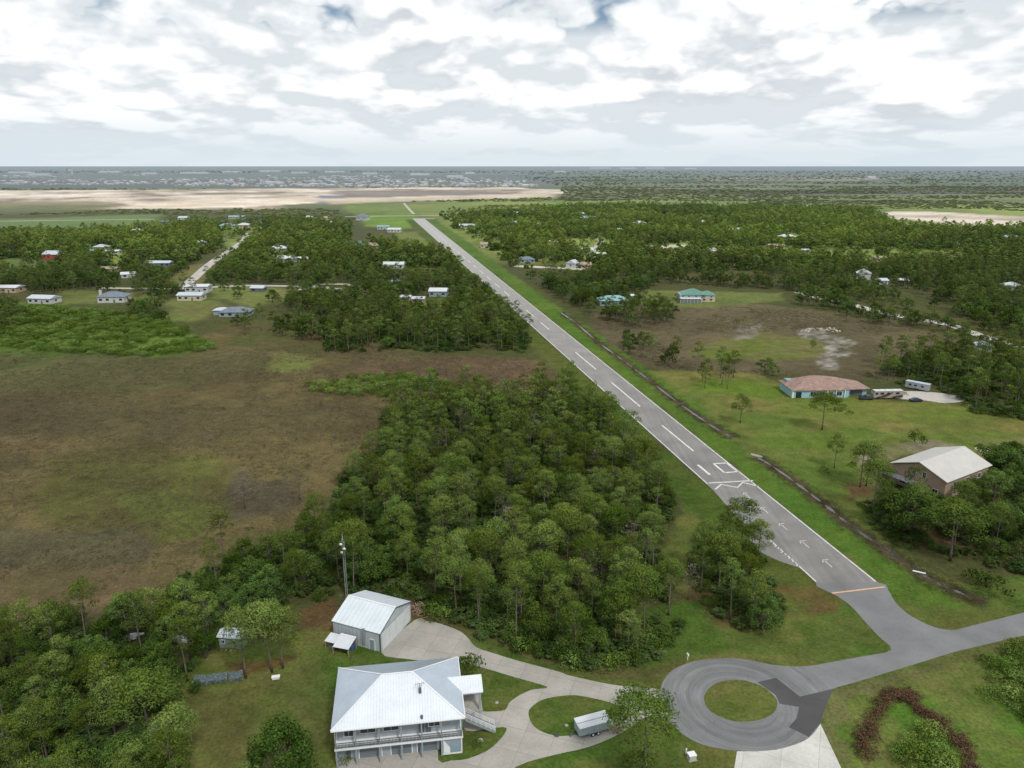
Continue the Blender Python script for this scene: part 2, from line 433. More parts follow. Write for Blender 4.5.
# left-middle lawns
zone([(60, 289), (155, 293), (165, 302), (60, 305)], gr(104, 112, 62), gr(92, 100, 52), 5, 12)
zone([(168, 299), (205, 300), (225, 306), (200, 320), (165, 320)], gr(96, 114, 54), gr(104, 106, 62), 5, 12)
zone([(212, 284), (325, 290), (330, 300), (250, 306), (212, 298)], gr(104, 118, 60), gr(112, 112, 68), 5, 12)
zone([(300, 285), (350, 288), (350, 300), (300, 300)], gr(110, 124, 60), None, 3, 5)
zone([(10, 258), (45, 262), (60, 270), (10, 278), (-20, 268)], gr(94, 112, 58), None, 6, 8)
zone([(100, 250), (130, 251), (130, 265), (100, 262)], gr(128, 142, 62), None, 5, 8)
zone([(160, 270), (215, 262), (205, 285), (165, 285)], gr(110, 106, 66), None, 5, 8)
zone([(215, 225), (275, 222), (275, 245), (225, 250)], gr(134, 142, 84), gr(100, 116, 60), 8, 15)
zone([(420, 300), (455, 298), (450, 312), (420, 312)], gr(104, 118, 60), None, 3, 5)
zone([(395, 232), (430, 232), (450, 265), (415, 275), (400, 262)], gr(100, 122, 50), gr(110, 114, 62), 6, 10)
# right side
zone([(585, 313), (700, 300), (800, 308), (900, 322), (965, 343), (940, 372), (860, 380), (800, 376), (700, 374), (650, 368), (600, 340)], gr(84, 77, 57), gr(102, 94, 70), 3, 8, ns=.03)
zone([(640, 290), (780, 293), (780, 301), (700, 308), (640, 303)], gr(110, 120, 66), gr(96, 104, 58), 3, 6)
zone([(700, 340), (760, 333), (820, 338), (825, 352), (790, 362), (720, 360), (690, 352)], gr(92, 104, 46), gr(108, 106, 66), 3, 7)
zone([(660, 338), (730, 333), (740, 338), (660, 350)], gr(116, 104, 78), gr(94, 84, 64), 2, 5, .8)
zone([(730, 358), (800, 362), (800, 370), (720, 368)], gr(112, 100, 80), gr(90, 82, 64), 2, 5, .7)
zone([(798, 328), (832, 329), (856, 338), (858, 352), (838, 366), (815, 372), (812, 366), (832, 352), (826, 342), (800, 336)], gr(160, 158, 148), gr(84, 80, 64), 1.5, 12, .85, ns=.22)
zone([(735, 328), (762, 325), (752, 337), (735, 340)], gr(140, 136, 124), gr(92, 84, 70), 2, 5, .8, ns=.12)
zone([(650, 370), (760, 374), (800, 392), (900, 400), (965, 404), (1400, 430), (1400, 520), (1024, 470), (900, 450), (870, 470), (870, 500), (900, 560), (1010, 600), (1400, 560), (1400, 640), (950, 634), (915, 618), (885, 585), (740, 455), (640, 385)], gr(84, 104, 44), gr(116, 112, 62), 2, 6, ns=.045)
zone([(800, 392), (880, 398), (980, 412), (960, 425), (820, 425), (760, 412)], gr(112, 112, 58), gr(92, 112, 44), 3, 8, .8)
zone([(700, 376), (790, 388), (770, 400), (700, 392)], gr(92, 118, 40), None, 3, 6, .8)
zone([(740, 430), (1000, 432), (1300, 440), (1300, 455), (1000, 448), (860, 448), (760, 450)], gr(86, 112, 40), gr(100, 112, 54), 2, 5, .8)
zone([(880, 444), (930, 440), (965, 446), (900, 458), (870, 470), (855, 462)], gr(136, 126, 110), gr(112, 112, 74), 1.5, 4)
zone([(965, 440), (1100, 430), (1100, 452), (1000, 450)], gr(130, 118, 88), gr(96, 108, 52), 3, 6, .7)
zone([(860, 540), (1000, 560), (1100, 540), (1100, 500), (960, 510)], gr(72, 80, 44), gr(84, 68, 50), 2, 5)
zone([(840, 485), (865, 482), (872, 494), (850, 498)], gr(92, 66, 50), None, 1, 3, .8)
# foreground lawns
zone([(415, 612), (480, 640), (600, 672), (655, 650), (690, 600), (650, 560), (690, 500), (725, 505), (800, 600), (850, 606), (1400, 520), (1400, 1200), (100, 1200), (130, 760), (150, 700), (215, 650), (330, 625), (400, 600)], gr(72, 96, 38), gr(100, 102, 54), 1.5, 4, ns=.13)
zone([(690, 590), (725, 575), (770, 600), (760, 630), (700, 625)], gr(96, 76, 56), gr(78, 78, 44), 2, 5, .8)
zone([(640, 610), (700, 600), (720, 630), (800, 640), (850, 612), (885, 645), (820, 660), (700, 652), (660, 660)], gr(66, 100, 34), gr(84, 96, 46), 1.5, 4)
zone([(770, 560), (800, 572), (845, 604), (815, 616), (780, 600)], gr(72, 100, 36), gr(98, 80, 50), 1, 2)
zone([(835, 700), (960, 655), (1100, 640), (1400, 620), (1400, 1100), (860, 1100)], gr(80, 112, 40), gr(108, 112, 60), 2, 5, ns=.14)
zone([(831, 692), (906, 669), (962, 652), (1400, 560), (1400, 580), (965, 662), (905, 682), (850, 702), (838, 730), (858, 775), (848, 775), (820, 724)], gr(110, 106, 72), gr(88, 96, 50), .8, 1.6, .8)
zone([(440, 622), (470, 636), (520, 655), (600, 676), (660, 684), (690, 660), (640, 668), (560, 655), (470, 628)], gr(96, 88, 58), gr(76, 84, 42), .8, 1.8, .8)
zone([(255, 690), (310, 660), (330, 690), (320, 760), (230, 765)], gr(104, 98, 60), gr(80, 90, 44), 1.5, 3, .7)
zone([(190, 690), (255, 685), (240, 760), (185, 750)], gr(102, 92, 60), gr(80, 84, 44), 1.5, 3, .8)
zone([(300, 612), (330, 600), (352, 620), (330, 634), (300, 632)], gr(94, 72, 50), None, 1, 3, .8)
zone([(225, 662), (300, 655), (290, 668), (235, 672)], gr(102, 64, 46), gr(84, 76, 44), .6, 2, .8)
zone([(124, 692), (136, 690), (126, 752), (112, 756)], gr(132, 118, 98), gr(96, 88, 66), .4, .8, .9)
zone([(140, 690), (175, 690), (180, 740), (130, 745)], gr(66, 82, 36), None, 1, 3, .8)
zone([(400, 600), (430, 600), (440, 612), (415, 620)], gr(96, 70, 54), None, .8, 2, .8)
# runway verges, surveyed from its edges
zone([(rl(y) - o, y) for y, o in ((138, 9), (200, 12), (330, 11), (700, 14), (1250, 14))] + [(rl(y), y) for y in (1250, 138)], gr(64, 88, 32), gr(86, 92, 44), 1.2, 3, world=True)
zone([(rr(y) + o, y) for y, o in ((130, 13), (200, 15), (400, 15), (1250, 16))] + [(rr(y), y) for y in (1250, 130)], gr(72, 102, 36), gr(88, 110, 44), 1.2, 3, world=True)
zone([(rr(y) + 15, y) for y in (138, 250)] + [(rr(y) + 10, y) for y in (250, 138)], gr(98, 100, 56), gr(80, 94, 44), 1, 3, .7, world=True)
# ditch lines
ditch_a = GP([(560, 312), (577, 324), (598, 342), (620, 358), (645, 377), (672, 398), (700, 418), (722, 432), (735, 438)])
ditch_b = GP([(757, 457), (775, 468), (800, 486), (825, 505), (850, 525), (880, 546), (905, 563), (932, 580), (958, 592), (985, 602)])
def offs(pts, w):
    out = []
    for i, p in enumerate(pts):
        a = Vector(pts[max(i - 1, 0)]); b = Vector(pts[min(i + 1, len(pts) - 1)]); d = (b - a).normalized()
        out.append((p[0] - d.y * w, p[1] + d.x * w))
    return out
for dt in (ditch_a, ditch_b):
    zone(offs(dt, 2.0) + offs(dt, -2.0)[::-1], gr(52, 46, 36), gr(84, 74, 56), .8, 1.4, world=True, ns=.3)

def build_ground():
    py = np.concatenate([np.linspace(2200, 1000, 60), np.linspace(995, 800, 60), np.arange(799, 300, -1.4), np.arange(300, 190, -1.0),
                         np.arange(190, 170, -.4), 166 + np.geomspace(4, .35, 40)])
    v = (py - 384) / F; t = H / (ST + v * CT); yy = (CT - v * ST) * t
    q = np.linspace(-1.25, 1.25, 1150)
    Y = np.repeat(yy[:, None], len(q), 1); X = q[None, :] * (t[:, None])
    c = np.zeros(X.shape + (3,))
    n1 = fbm(X * .02, Y * .02, 4, 3)[..., None]
    c[:] = np.array(gr(66, 76, 42)) * (1 - n1) + np.array(gr(84, 82, 50)) * n1
    far = np.clip((Y - 1500) / 1500, 0, 1)[..., None]
    nb = fbm(X * .0009, Y * .0035, 4, 9)[..., None]; nb = np.clip((nb - .3) / .4, 0, 1)
    fc = np.array(gr(58, 72, 50)) * (1 - nb) + np.array(gr(112, 120, 82)) * nb
    c = c * (1 - far) + fc * far
    xf, yf = X.ravel(), Y.ravel(); cf = c.reshape(-1, 3)
    for poly, a, b, soft, warp, amt, ns in zones:
        m = soft * 2 + warp * 2
        xs = [p[0] for p in poly]; ys = [p[1] for p in poly]
        idx = np.nonzero((xf > min(xs) - m) & (xf < max(xs) + m) & (yf > min(ys) - m) & (yf < max(ys) + m))[0]
        if not len(idx): continue
        x, y = xf[idx], yf[idx]
        fr = .5 / max(warp, .5)
        wx = (fbm(x * fr, y * fr, 4, 21) - .5) * 2 * warp; wy = (fbm(x * fr, y * fr, 4, 31) - .5) * 2 * warp
        d = sdist(x + wx, y + wy, poly)
        k = np.clip(d / soft * .5 + .5, 0, 1); k = (k * k * (3 - 2 * k) * amt)[:, None]
        nn = fbm(x * ns, y * ns, 5, 41); nn = np.clip((nn - .3) / .4, 0, 1)[:, None]
        col = np.array(a) * (1 - nn) + np.array(b) * nn
        cf[idx] = cf[idx] * (1 - k) + col * k
    verts = np.stack([xf, yf, np.zeros_like(xf)], 1)
    nr, nc = X.shape
    i = np.arange(nr - 1)[:, None] * nc + np.arange(nc - 1)[None, :]
    quads = np.stack([i, i + 1, i + nc + 1, i + nc], -1).reshape(-1, 4)
    m, n, l, b = nt('land cover')
    at = n.new('ShaderNodeAttribute'); at.attribute_name = 'cover'
    g = n.new('ShaderNodeNewGeometry')
    cc = at.outputs['Color']
    cc = mul(n, l, cc, maprange(n, l, noise(n, l, 1.6, 5, rough=.7), 0.3, .7, .62, 1.38))
    cc = mul(n, l, cc, maprange(n, l, noise(n, l, .22, 5, rough=.65), .3, .7, .74, 1.26))
    cc = mul(n, l, cc, maprange(n, l, noise(n, l, .03, 5, rough=.6), .3, .7, .86, 1.14))
    cc = mixc(n, l, maprange(n, l, noise(n, l, .6, 5), .52, .7, 0, .35), cc, (.16, .13, .075))
    cc = mixc(n, l, maprange(n, l, noise(n, l, .37, 6, rough=.7), .55, .68, 0, .3), cc, (.03, .045, .016))
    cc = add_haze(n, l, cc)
    l.new(cc, b.inputs['Base Color']); b.inputs['Roughness'].default_value = .95
    b.inputs['Specular IOR Level'].default_value = .05
    bump(n, l, b, noise(n, l, 1.2, 5, rough=.75), .8, .5)
    me = np_mesh('ground', verts, quads, m)
    a = me.attributes.new('cover', 'FLOAT_COLOR', 'POINT')
    a.data.foreach_set('color', np.concatenate([cf, np.ones((len(cf), 1))], 1).astype(np.float32).ravel())
    o = bpy.data.objects.new('ground', me); COL.objects.link(o); o['kind'] = 'structure'
build_ground()

# ------------------------------------------------------------------ roads, runway
M['runway'] = asphalt('weathered runway asphalt', (.195, .190, .182), .25, along=R(-11.4), light=(.36, .35, .33))
M['road'] = asphalt('grey road asphalt', (.165, .168, .17), .35)
ring_wear(M['road'], 38.0, 102.4, 14)
M['patch'] = asphalt('fresh dark asphalt', (.062, .060, .060), .5)
M['oldroad'] = asphalt('pale back road', (.42, .40, .36), .3)
M['paint'] = simple('white road paint', (.62, .62, .60), .7, var=.18, scale=1.5, dirt=(.3, .3, .29))
M['paint_w'] = simple('worn white paint', (.46, .46, .44), .7, var=.25, scale=2.5, dirt=(.25, .25, .24))
M['paint_o'] = simple('orange line paint', (.60, .36, .20), .7, var=.15, scale=1.5)
M['conc'] = concrete('driveway concrete', (.335, .318, .285), R(18), 4.6)
M['conc_new'] = concrete('bright concrete', (.50, .49, .455), R(24), 5.2)
M['gravel'] = simple('pale gravel', (.42, .40, .36), .95, var=.25, scale=1.5)
M['sand_road'] = simple('sandy track', (.46, .42, .35), .95, var=.2, scale=.2)

ys = [y for y in np.geomspace(139, 1268, 60)]
left = [(rl(y), y) for y in ys]; right = [(rr(y), y) for y in ys]
end_l = G(416, 219.3); end_r = G(437, 218.6)
bulge = [(rl(139), 139)] + GP([(800, 568), (792, 565.5), (779, 561), (768, 556), (757, 550), (751, 543), (748, 530)]) + [(rl(186), 186)]
ring = [(rr(139), 139)] + right[1:] + [(right[-1][0] + 16, right[-1][1]), (right[-1][0] + 16, right[-1][1] + 12), (left[-1][0] - 4, left[-1][1] + 12)] + [p for p in left[::-1] if p[1] > 187] + bulge[::-1]
runway = poly_sheet('runway', [ring], .030, M['runway'])
def mark(name, pts_list, widths, z=.036, mat='paint'):
    mb = MB()
    for pts, w in zip(pts_list, widths):
        q = ribbon(pts, w, z); k = len(mb.v); mb.v += q.v; mb.f += [tuple(i + k for i in f) for f in q.f]
    return mb.build(name, M[mat], runway)
mark('edge_line', [[(rl(y) + .35, y) for y in np.geomspace(190, 900, 40)], [(rl(y) + .35, y) for y in (139.5, 150, 158)],
                   [(rr(y) - .35, y) for y in np.geomspace(139.5, 900, 40)]], [.30, .28, .30])
dash = [(540, 350.5, 572, 383), ]
cl = []
for a, b in (((575.5, 352.3), (596, 369.5)), ((611.5, 382.4), (640, 406.5)), ((662, 425.4), (693.6, 451.2))):
    cl.append([G(*a), G(*b)])
y0 = cl[0][0][1]; step = cl[0][0][1] - cl[1][0][1]; ln = cl[0][0][1] - cl[0][1][1]
step = abs(step) ; ln = abs(ln)
y = y0 + step
while y < 1180:
    mid = lambda q: ((rl(q) + rr(q)) / 2 + .0, q)
    cl.append([mid(y), mid(y + 20)]); y += 36
mark('centre_line', cl, [.55] * len(cl))
mark('threshold_bar', [[G(*zr(124, 184)), G(*zr(312, 173.5))]], [.5])
zz = [G(*zr(*p)) for p in [(150, 211), (176, 190), (245, 203), (268, 181), (334, 198)]]
mark('chevron_line', [zz], [.5])
mark('numeral_one', [[G(*zr(76, 106)), G(*zr(128, 149))]], [.75])
zb = [G(*zr(*p)) for p in [(143, 101), (199, 98.5), (247, 135), (190, 140)]]
mark('numeral_zero', [[zb[0], zb[1]], [zb[1], zb[2]], [zb[2], zb[3]], [zb[3], zb[0]]], [.62, .62, .62, .62], z=.036)
for cx, cy in ((284, 237), (359, 300), (439, 370), (530, 445), (627, 527)):
    k = .8 + (cy - 237) / 900
    f = lambda dx, dy: G(*zr(cx + dx * k, cy + dy * k))
    mark('arrow_mark', [[f(-14, -3), f(-17, -13), f(6, -15)], [f(-8, -10), f(20, 15)]], [.25, .28], mat='paint_w')
db = [G(*zr(x, y)) for x, y in [(360, 405), (372, 418), (393, 437), (411, 455), (424, 465), (437, 480), (456, 493), (471, 507), (487, 521), (504, 537)]]
mark('dashed_line', [[(p[0] - .45, p[1] + .1), (p[0] + .45, p[1] - .1)] for p in db], [.38] * len(db), mat='paint_w')
mark('hold_line', [[G(832, 593.3), G(884.5, 587)]], [.42], mat='paint_o')

zc = lambda x, y: (740 + x / 3.606, 560 + y / 3.606)
outer = GP([(722, 658.5), (738, 658.5), (752, 660.5), zc(100, 375), zc(180, 384), zc(260, 381), zc(330, 368), zc(440, 348), zc(545, 325), zc(500, 275), zc(450, 222), zc(400, 166), zc(350, 130)]) \
    + [(rl(139), 139), (rr(139), 139)] + GP([zc(535, 110), zc(560, 152), zc(600, 190), zc(640, 215), zc(700, 242), zc(765, 252), zc(830, 240), (1024, 612.5), (1500, 493),
    (1500, 522), (1024, 635.5), (962, 650), (906, 667), zc(420, 440), zc(330, 468), zc(315, 510), zc(290, 590), zc(250, 640), zc(200, 665), zc(130, 684), zc(60, 690), (740, 751), (722, 749), (702, 744.5), (684, 735), (670, 722), (662, 707), (660, 692), (664, 680), (673, 670), (688, 663), (704, 659.8)])
outer = smooth_ring(outer, True, 3)
isl = smooth_ring(GP([(704.5, 695), (712, 686), (724, 681), (739, 680), (757, 684), (770, 692), (777, 701), (775, 711), (765, 718), (750, 721.5), (733, 721), (716, 715), (706, 706)]))
road = poly_sheet('road', [outer, isl], .018, M['road'])
patch = poly_sheet('asphalt_patch', [GP([zc(62, 441), zc(130, 425), zc(182, 466), zc(216, 493), zc(338, 464), zc(315, 512), zc(290, 590), zc(248, 638), zc(175, 603), zc(205, 570), zc(213, 530), zc(143, 519), zc(128, 487)])], .024, M['patch'])
zh = lambda x, y: (300 + x / 3.692, 560 + y / 3.692)
zt = lambda x, y: (500 + x / 3.692, 560 + y / 3.692)
# yard island inside the loop drive
disl = smooth_ring(GP([zt(105, 565), zt(122, 538), zt(160, 515), zt(220, 503), zt(280, 500), zt(350, 512), zt(415, 529), zt(450, 545), zt(440, 575), zt(400, 605), zt(350, 636), zt(280, 646), zt(215, 650), zt(160, 636), zt(120, 608)]))
drv_pts = GP([zh(297, 338), zh(425, 221), zh(470, 226), zh(520, 236), zh(590, 263), zh(622, 290), zh(650, 322), zh(720, 346), zh(800, 371), (560, 672), zt(250, 425), zt(400, 458), zt(500, 470), zt(590, 480), zt(604, 520), zt(618, 560), zt(600, 580), zt(560, 577),
    zt(520, 590), zt(450, 638), zt(330, 690), zt(200, 720), zt(60, 763), (490, 790), (440, 810), (338, 810), (338, 772), (345, 735), (430, 725), zh(510, 738), zh(560, 740), zh(615, 735), zh(690, 705), zh(740, 662), zh(762, 620), zh(700, 622), zh(612, 630),
    zh(600, 562), zh(690, 560), zh(755, 555), zh(772, 528), zh(800, 506), zh(830, 490), zh(860, 478), zh(915, 469), zh(800, 435), zh(700, 405), zh(600, 380), zh(480, 373), zh(400, 366)])
drv_pts = smooth_ring(drv_pts, True, 3)
drive = poly_sheet('driveway', [drv_pts, disl], .022, M['conc'])
poly_sheet('driveway_entry', [GP([(737, 751.3), zc(60, 690.5), zc(130, 684.5), zc(200, 665.5), zc(250, 640.5), zc(290, 590.5), zc(365, 750), (880, 860), (700, 860), (734, 770)])], .012, M['conc_new'])
# back roads
def road_line(name, pts, w, mat, z=.02):
    o = ribbon(smooth_ring(GP(pts), False, 5), w, z).build(name, M[mat]); o['kind'] = 'structure'; return o
road_line('back_road', [(180, 288), (192, 280), (205, 268), (218, 258), (232, 249), (242, 242), (246, 237), (244, 233)], 8, 'oldroad')
road_line('back_road', [(100, 288), (180, 288.5), (250, 285.5), (330, 288), (350, 293)], 6, 'oldroad', .014)
road_line('back_road', [(300, 290), (320, 284.5), (348, 284.5), (362, 288), (360, 296), (330, 292)], 6, 'oldroad', .010)
road_line('back_road', [(798, 292), (820, 298), (850, 304), (880, 312), (910, 318), (950, 325), (985, 337), (1040, 352), (1200, 380)], 7.5, 'oldroad')
road_line('back_road', [(575, 235), (600, 240), (596, 247), (585, 252), (640, 246), (700, 247)], 7, 'oldroad')
road_line('back_road', [(0, 221.3), (60, 220.3), (155, 219.2)], 8, 'oldroad')
road_line('back_road', [(345, 216.7), (415, 215.7), (470, 215.3)], 10, 'oldroad')
road_line('dirt_track', [(404, 203), (408, 208), (414, 214)], 5, 'oldroad')
road_line('dirt_track', [(515, 266), (560, 268), (600, 270)], 12, 'sand_road', .016)
road_line('dirt_track', [(655, 247), (672, 246), (690, 246)], 26, 'sand_road', .016)
poly_sheet('gravel_yard', [smooth_ring(GP([(868, 396), (900, 391.5), (930, 392), (962, 396.5), (964, 401), (945, 403), (925, 400.5), (900, 399)]))], .02, M['gravel'])
poly_sheet('gravel_yard', [smooth_ring(GP([(975, 449), (985, 447), (1010, 452), (1060, 458), (1060, 464), (1005, 458)]))], .02, M['gravel'])
# ditch water
mw, n, l, b = nt('still ditch water')
b.inputs['Base Color'].default_value = (.05, .055, .045, 1); b.inputs['Roughness'].default_value = .08
bump(n, l, b, noise(n, l, 2.5, 3), .12, .03)
M['water'] = mw
def water(name, pts, ws):
    o = ribbon(pts, ws, .012).build(name, M['water']); o['kind'] = 'structure'
for dt, seg in ((ditch_a, 7), (ditch_b, 5)):
    sm = smooth_ring(dt, False, 12); n_ = len(sm); i = 0
    while i < n_ - 6:
        k = rnd.randint(5, 12); part_ = sm[i:i + k]
        if len(part_) > 3:
            water('ditch_water', part_, [.12 + 1.15 * math.sin(math.pi * j / (len(part_) - 1)) * rnd.uniform(.55, 1) for j in range(len(part_))])
        i += k + rnd.randint(0, 3)

# ------------------------------------------------------------------ plants: meshes
def leaf_quads(cen, nrm, size, asp, rs):
    """one quad per leaf, facing nrm with jitter"""
    N = len(cen)
    nrm = nrm + rs.normal(0, .55, (N, 3)); nrm /= np.linalg.norm(nrm, axis=1)[:, None] + 1e-9
    t = rs.normal(0, 1, (N, 3)); t -= (t * nrm).sum(1)[:, None] * nrm; t /= np.linalg.norm(t, axis=1)[:, None] + 1e-9
    b_ = np.cross(nrm, t)
    a = t * (size * .5)[:, None]; c = b_ * (size * .5 * asp)[:, None]
    v = np.stack([cen - a - c * .4, cen - c, cen + a + c * .3, cen + c], 1).reshape(-1, 3)
    q = np.arange(N * 4).reshape(-1, 4)
    return v, q
def clump_cloud(clumps, per, leaf, rs, asp=.55, flat=.7, lowcut=-.45):
    """clumps: list of (x,y,z,r,tone)"""
    C, Nn, Sz, Sh = [], [], [], []
    zmin = min(c[2] for c in clumps); zmax = max(c[2] for c in clumps) + .01
    for x, y, z, r, tone in clumps:
        k = max(6, int(per * r * r))
        d = rs.normal(0, 1, (k, 3)); d /= np.linalg.norm(d, axis=1)[:, None]
        d = d[d[:, 2] > lowcut]; k = len(d)
        rad = r * (rs.uniform(.35, 1.0, k) ** .5) * rs.uniform(.9, 1.12, k)
        p = d * rad[:, None]; p[:, 2] *= flat
        C.append(p + np.array([x, y, z])); Nn.append(d + np.array([0, 0, .35]))
        Sz.append(leaf * rs.uniform(.6, 1.35, k))
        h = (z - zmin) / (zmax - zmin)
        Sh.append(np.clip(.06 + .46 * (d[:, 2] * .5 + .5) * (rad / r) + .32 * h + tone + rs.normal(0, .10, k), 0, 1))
    C = np.concatenate(C); Nn = np.concatenate(Nn); Sz = np.concatenate(Sz); Sh = np.concatenate(Sh)
    v, q = leaf_quads(C, Nn, Sz, asp, rs)
    return v, q, np.repeat(Sh, 4)
def trunk_mb(h, r0, r1, bend, limbs, rs, n=7):
    mb = MB(); pts = []; rad = []
    ph = rs.uniform(0, 6.28); K_ = 6
    for i in range(K_ + 1):
        t = i / K_; o = bend * math.sin(t * 2.6) * t
        pts.append((o * math.cos(ph), o * math.sin(ph), h * t - .15 * (i == 0))); rad.append((r0 * (1.35 if i == 0 else 1)) * (1 - t) + r1 * t)
    mb.tube(pts, rad, n)
    for (x, y, z, z0, r) in limbs:
        t = min(max(z0 / h, 0), 1); o = bend * math.sin(t * 2.6) * t
        a = Vector((o * math.cos(ph), o * math.sin(ph), z0)); c = Vector((x, y, z)); m = a.lerp(c, .55) + Vector((0, 0, -.15 * (c - a).length * .4))
        mb.tube([a, m, c], [r, r * .65, r * .3], 4, cap=False)
    return mb
def make_pine(seed, h=15, rad=3.2, base=.5, nc=30, per=64, leaf=.33, sparse=0):
    r_ = np.random.RandomState(seed); cl = []; limbs = []
    lean = r_.uniform(0, .7); la = r_.uniform(0, 6.28)
    for i in range(nc):
        f = r_.beta(1.6, 1.25); z = h * (base + (1 - base) * f * .96)
        prof = math.sqrt(max(.02, 1 - ((f - .36) / .68) ** 2)) * (1 - .12 * f)
        a = i * 2.399 + r_.uniform(-.5, .5); d = rad * prof * r_.uniform(.45, 1.0) ** .7
        if i < 3: d *= .25; z = h * r_.uniform(.9, .98)
        x, y = d * math.cos(a) + lean * f * math.cos(la), d * math.sin(a) + lean * f * math.sin(la)
        cr = r_.uniform(.75, 1.35) * rad / 3.0 * (1.0 if f < .8 else .85)
        cl.append((x, y, z, cr, r_.uniform(-.14, .14)))
        limbs.append((x, y, z - cr * .2, max(h * base * .85, z - d * .45 - .3), .035 + .03 * r_.rand()))
    return trunk_mb(h * .96, .19 * h / 15, .05, .35, limbs[::2] if nc > 18 else limbs, r_), clump_cloud(cl, per, leaf, r_, asp=.42, flat=.62)
def make_oak(seed, h=9, rad=4, nc=38, per=60, leaf=.32, low=.22):
    r_ = np.random.RandomState(seed); cl = []; limbs = []
    for i in range(nc):
        a = i * 2.399 + r_.uniform(-.4, .4); f = r_.rand()
        el = math.asin(min(1, f)) ; rr_ = r_.uniform(.72, 1.0)
        x = rad * rr_ * math.cos(el) * math.cos(a); y = rad * rr_ * math.cos(el) * math.sin(a)
        z = h * (low + .12) + (h * (.86 - low)) * rr_ * math.sin(el) * r_.uniform(.8, 1.05) - (1 - f) * h * .06
        cl.append((x, y, z, r_.uniform(.8, 1.45) * rad / 4, r_.uniform(-.14, .14)))
        if i % 2 == 0: limbs.append((x * .85, y * .85, z - .3, h * r_.uniform(.18, .38), .07))
    return trunk_mb(h * .7, .24 * h / 9, .08, .4, limbs, r_), clump_cloud(cl, per, leaf, r_, asp=.7, flat=.78, lowcut=-.7)
def make_shrub(seed, h=2.6, rad=2.4, nc=16, per=46, leaf=.34, lo=.1):
    r_ = np.random.RandomState(seed); cl = []
    for i in range(nc):
        a = i * 2.399; d = rad * math.sqrt((i + .5) / nc) * r_.uniform(.75, 1.05)
        z = h * (lo + .78 * max(.0, 1 - (d / rad) ** 2) ** .6) * r_.uniform(.8, 1.1)
        cl.append((d * math.cos(a), d * math.sin(a), z, r_.uniform(.6, 1.0) * rad / 2.4, r_.uniform(-.12, .12)))
    return clump_cloud(cl, per, leaf, r_, asp=.7, flat=.8, lowcut=-.9)
def make_palmetto(seed, n=9, size=1.0):
    r_ = np.random.RandomState(seed); V = []; Q = []; Sh = []
    for i in range(n):
        a0 = r_.uniform(0, 6.28); d = r_.uniform(0, .8); hx, hy, hz = d * math.cos(a0), d * math.sin(a0), r_.uniform(.6, 1.3) * size
        for j in range(9):
            a = a0 + (j - 4) * .33; L = r_.uniform(.7, 1.0) * size; up = r_.uniform(-.25, .35)
            dx, dy = math.cos(a), math.sin(a); w = .11 * size; k = len(V)
            V += [(hx, hy, hz), (hx + dx * L * .6 - dy * w, hy + dy * L * .6 + dx * w, hz + up * L * .6), (hx + dx * L, hy + dy * L, hz + up * L - .12), (hx + dx * L * .6 + dy * w, hy + dy * L * .6 - dx * w, hz + up * L * .6)]
            Q.append((k, k + 1, k + 2, k + 3)); s_ = float(np.clip(.35 + r_.normal(0, .22), 0, 1)); Sh += [s_] * 4
    return np.array(V), np.array(Q), np.array(Sh)
def make_tuft(seed, n=26, h=.7, w=.5):
    r_ = np.random.RandomState(seed); V = []; Q = []; Sh = []
    for i in range(n):
        a = r_.uniform(0, 6.28); d = r_.uniform(0, w * .6); x, y = d * math.cos(a), d * math.sin(a)
        l_ = r_.uniform(.2, .7) * h; b2 = a + r_.uniform(-.8, .8); hh = h * r_.uniform(.5, 1.05); ww = .10 + .05 * r_.rand()
        px_, py_ = -math.sin(b2) * ww, math.cos(b2) * ww; k = len(V)
        V += [(x - px_, y - py_, 0), (x + px_, y + py_, 0), (x + l_ * math.cos(b2) + px_ * .4, y + l_ * math.sin(b2) + py_ * .4, hh), (x + l_ * math.cos(b2) - px_ * .4, y + l_ * math.sin(b2) - py_ * .4, hh)]
        Q.append((k, k + 1, k + 2, k + 3)); s_ = float(np.clip(r_.normal(.4, .2), 0, 1)); Sh += [s_ * .6, s_ * .6, s_, s_]
    return np.array(V), np.array(Q), np.array(Sh)

def joined(name, trunk, cloud, mt, mf):
    """trunk + leaves as one mesh, for the stuff masses"""
    v, q, sh = cloud; tv = list(trunk.v) if trunk else []; k = len(tv)
    me = bpy.data.meshes.new(name)
    faces = [f for f in (trunk.f if trunk else [])]
    allv = np.concatenate([np.array(tv).reshape(-1, 3), v]) if k else v
    tl = sum(len(f) for f in faces)
    me.vertices.add(len(allv)); me.vertices.foreach_set('co', allv.astype(np.float32).ravel())
    li = np.concatenate([np.array([i for f in faces for i in f], np.int32), (q + k).astype(np.int32).ravel()])
    me.loops.add(len(li)); me.loops.foreach_set('vertex_index', li)
    tot = np.array([len(f) for f in faces] + [4] * len(q), np.int32); st = np.concatenate([[0], np.cumsum(tot)[:-1]]).astype(np.int32)
    me.polygons.add(len(tot)); me.polygons.foreach_set('loop_start', st); me.polygons.foreach_set('loop_total', tot)
    me.materials.append(mt); me.materials.append(mf)
    me.polygons.foreach_set('material_index', np.array([0] * len(faces) + [1] * len(q), np.int32))
    a = me.attributes.new('shade', 'FLOAT', 'POINT'); a.data.foreach_set('value', np.concatenate([np.zeros(k), sh]).astype(np.float32))
    me.update(calc_edges=True)
    return me
def tree_kind(name, makers, mt, mf):
    out = []
    for i, (tr, cl) in enumerate(makers):
        out.append((tr.mesh(name + ' trunk', mt, True), np_mesh(name + ' crown', cl[0], cl[1], mf, cl[2]), joined(name, tr, cl, mt, mf)))
    return out
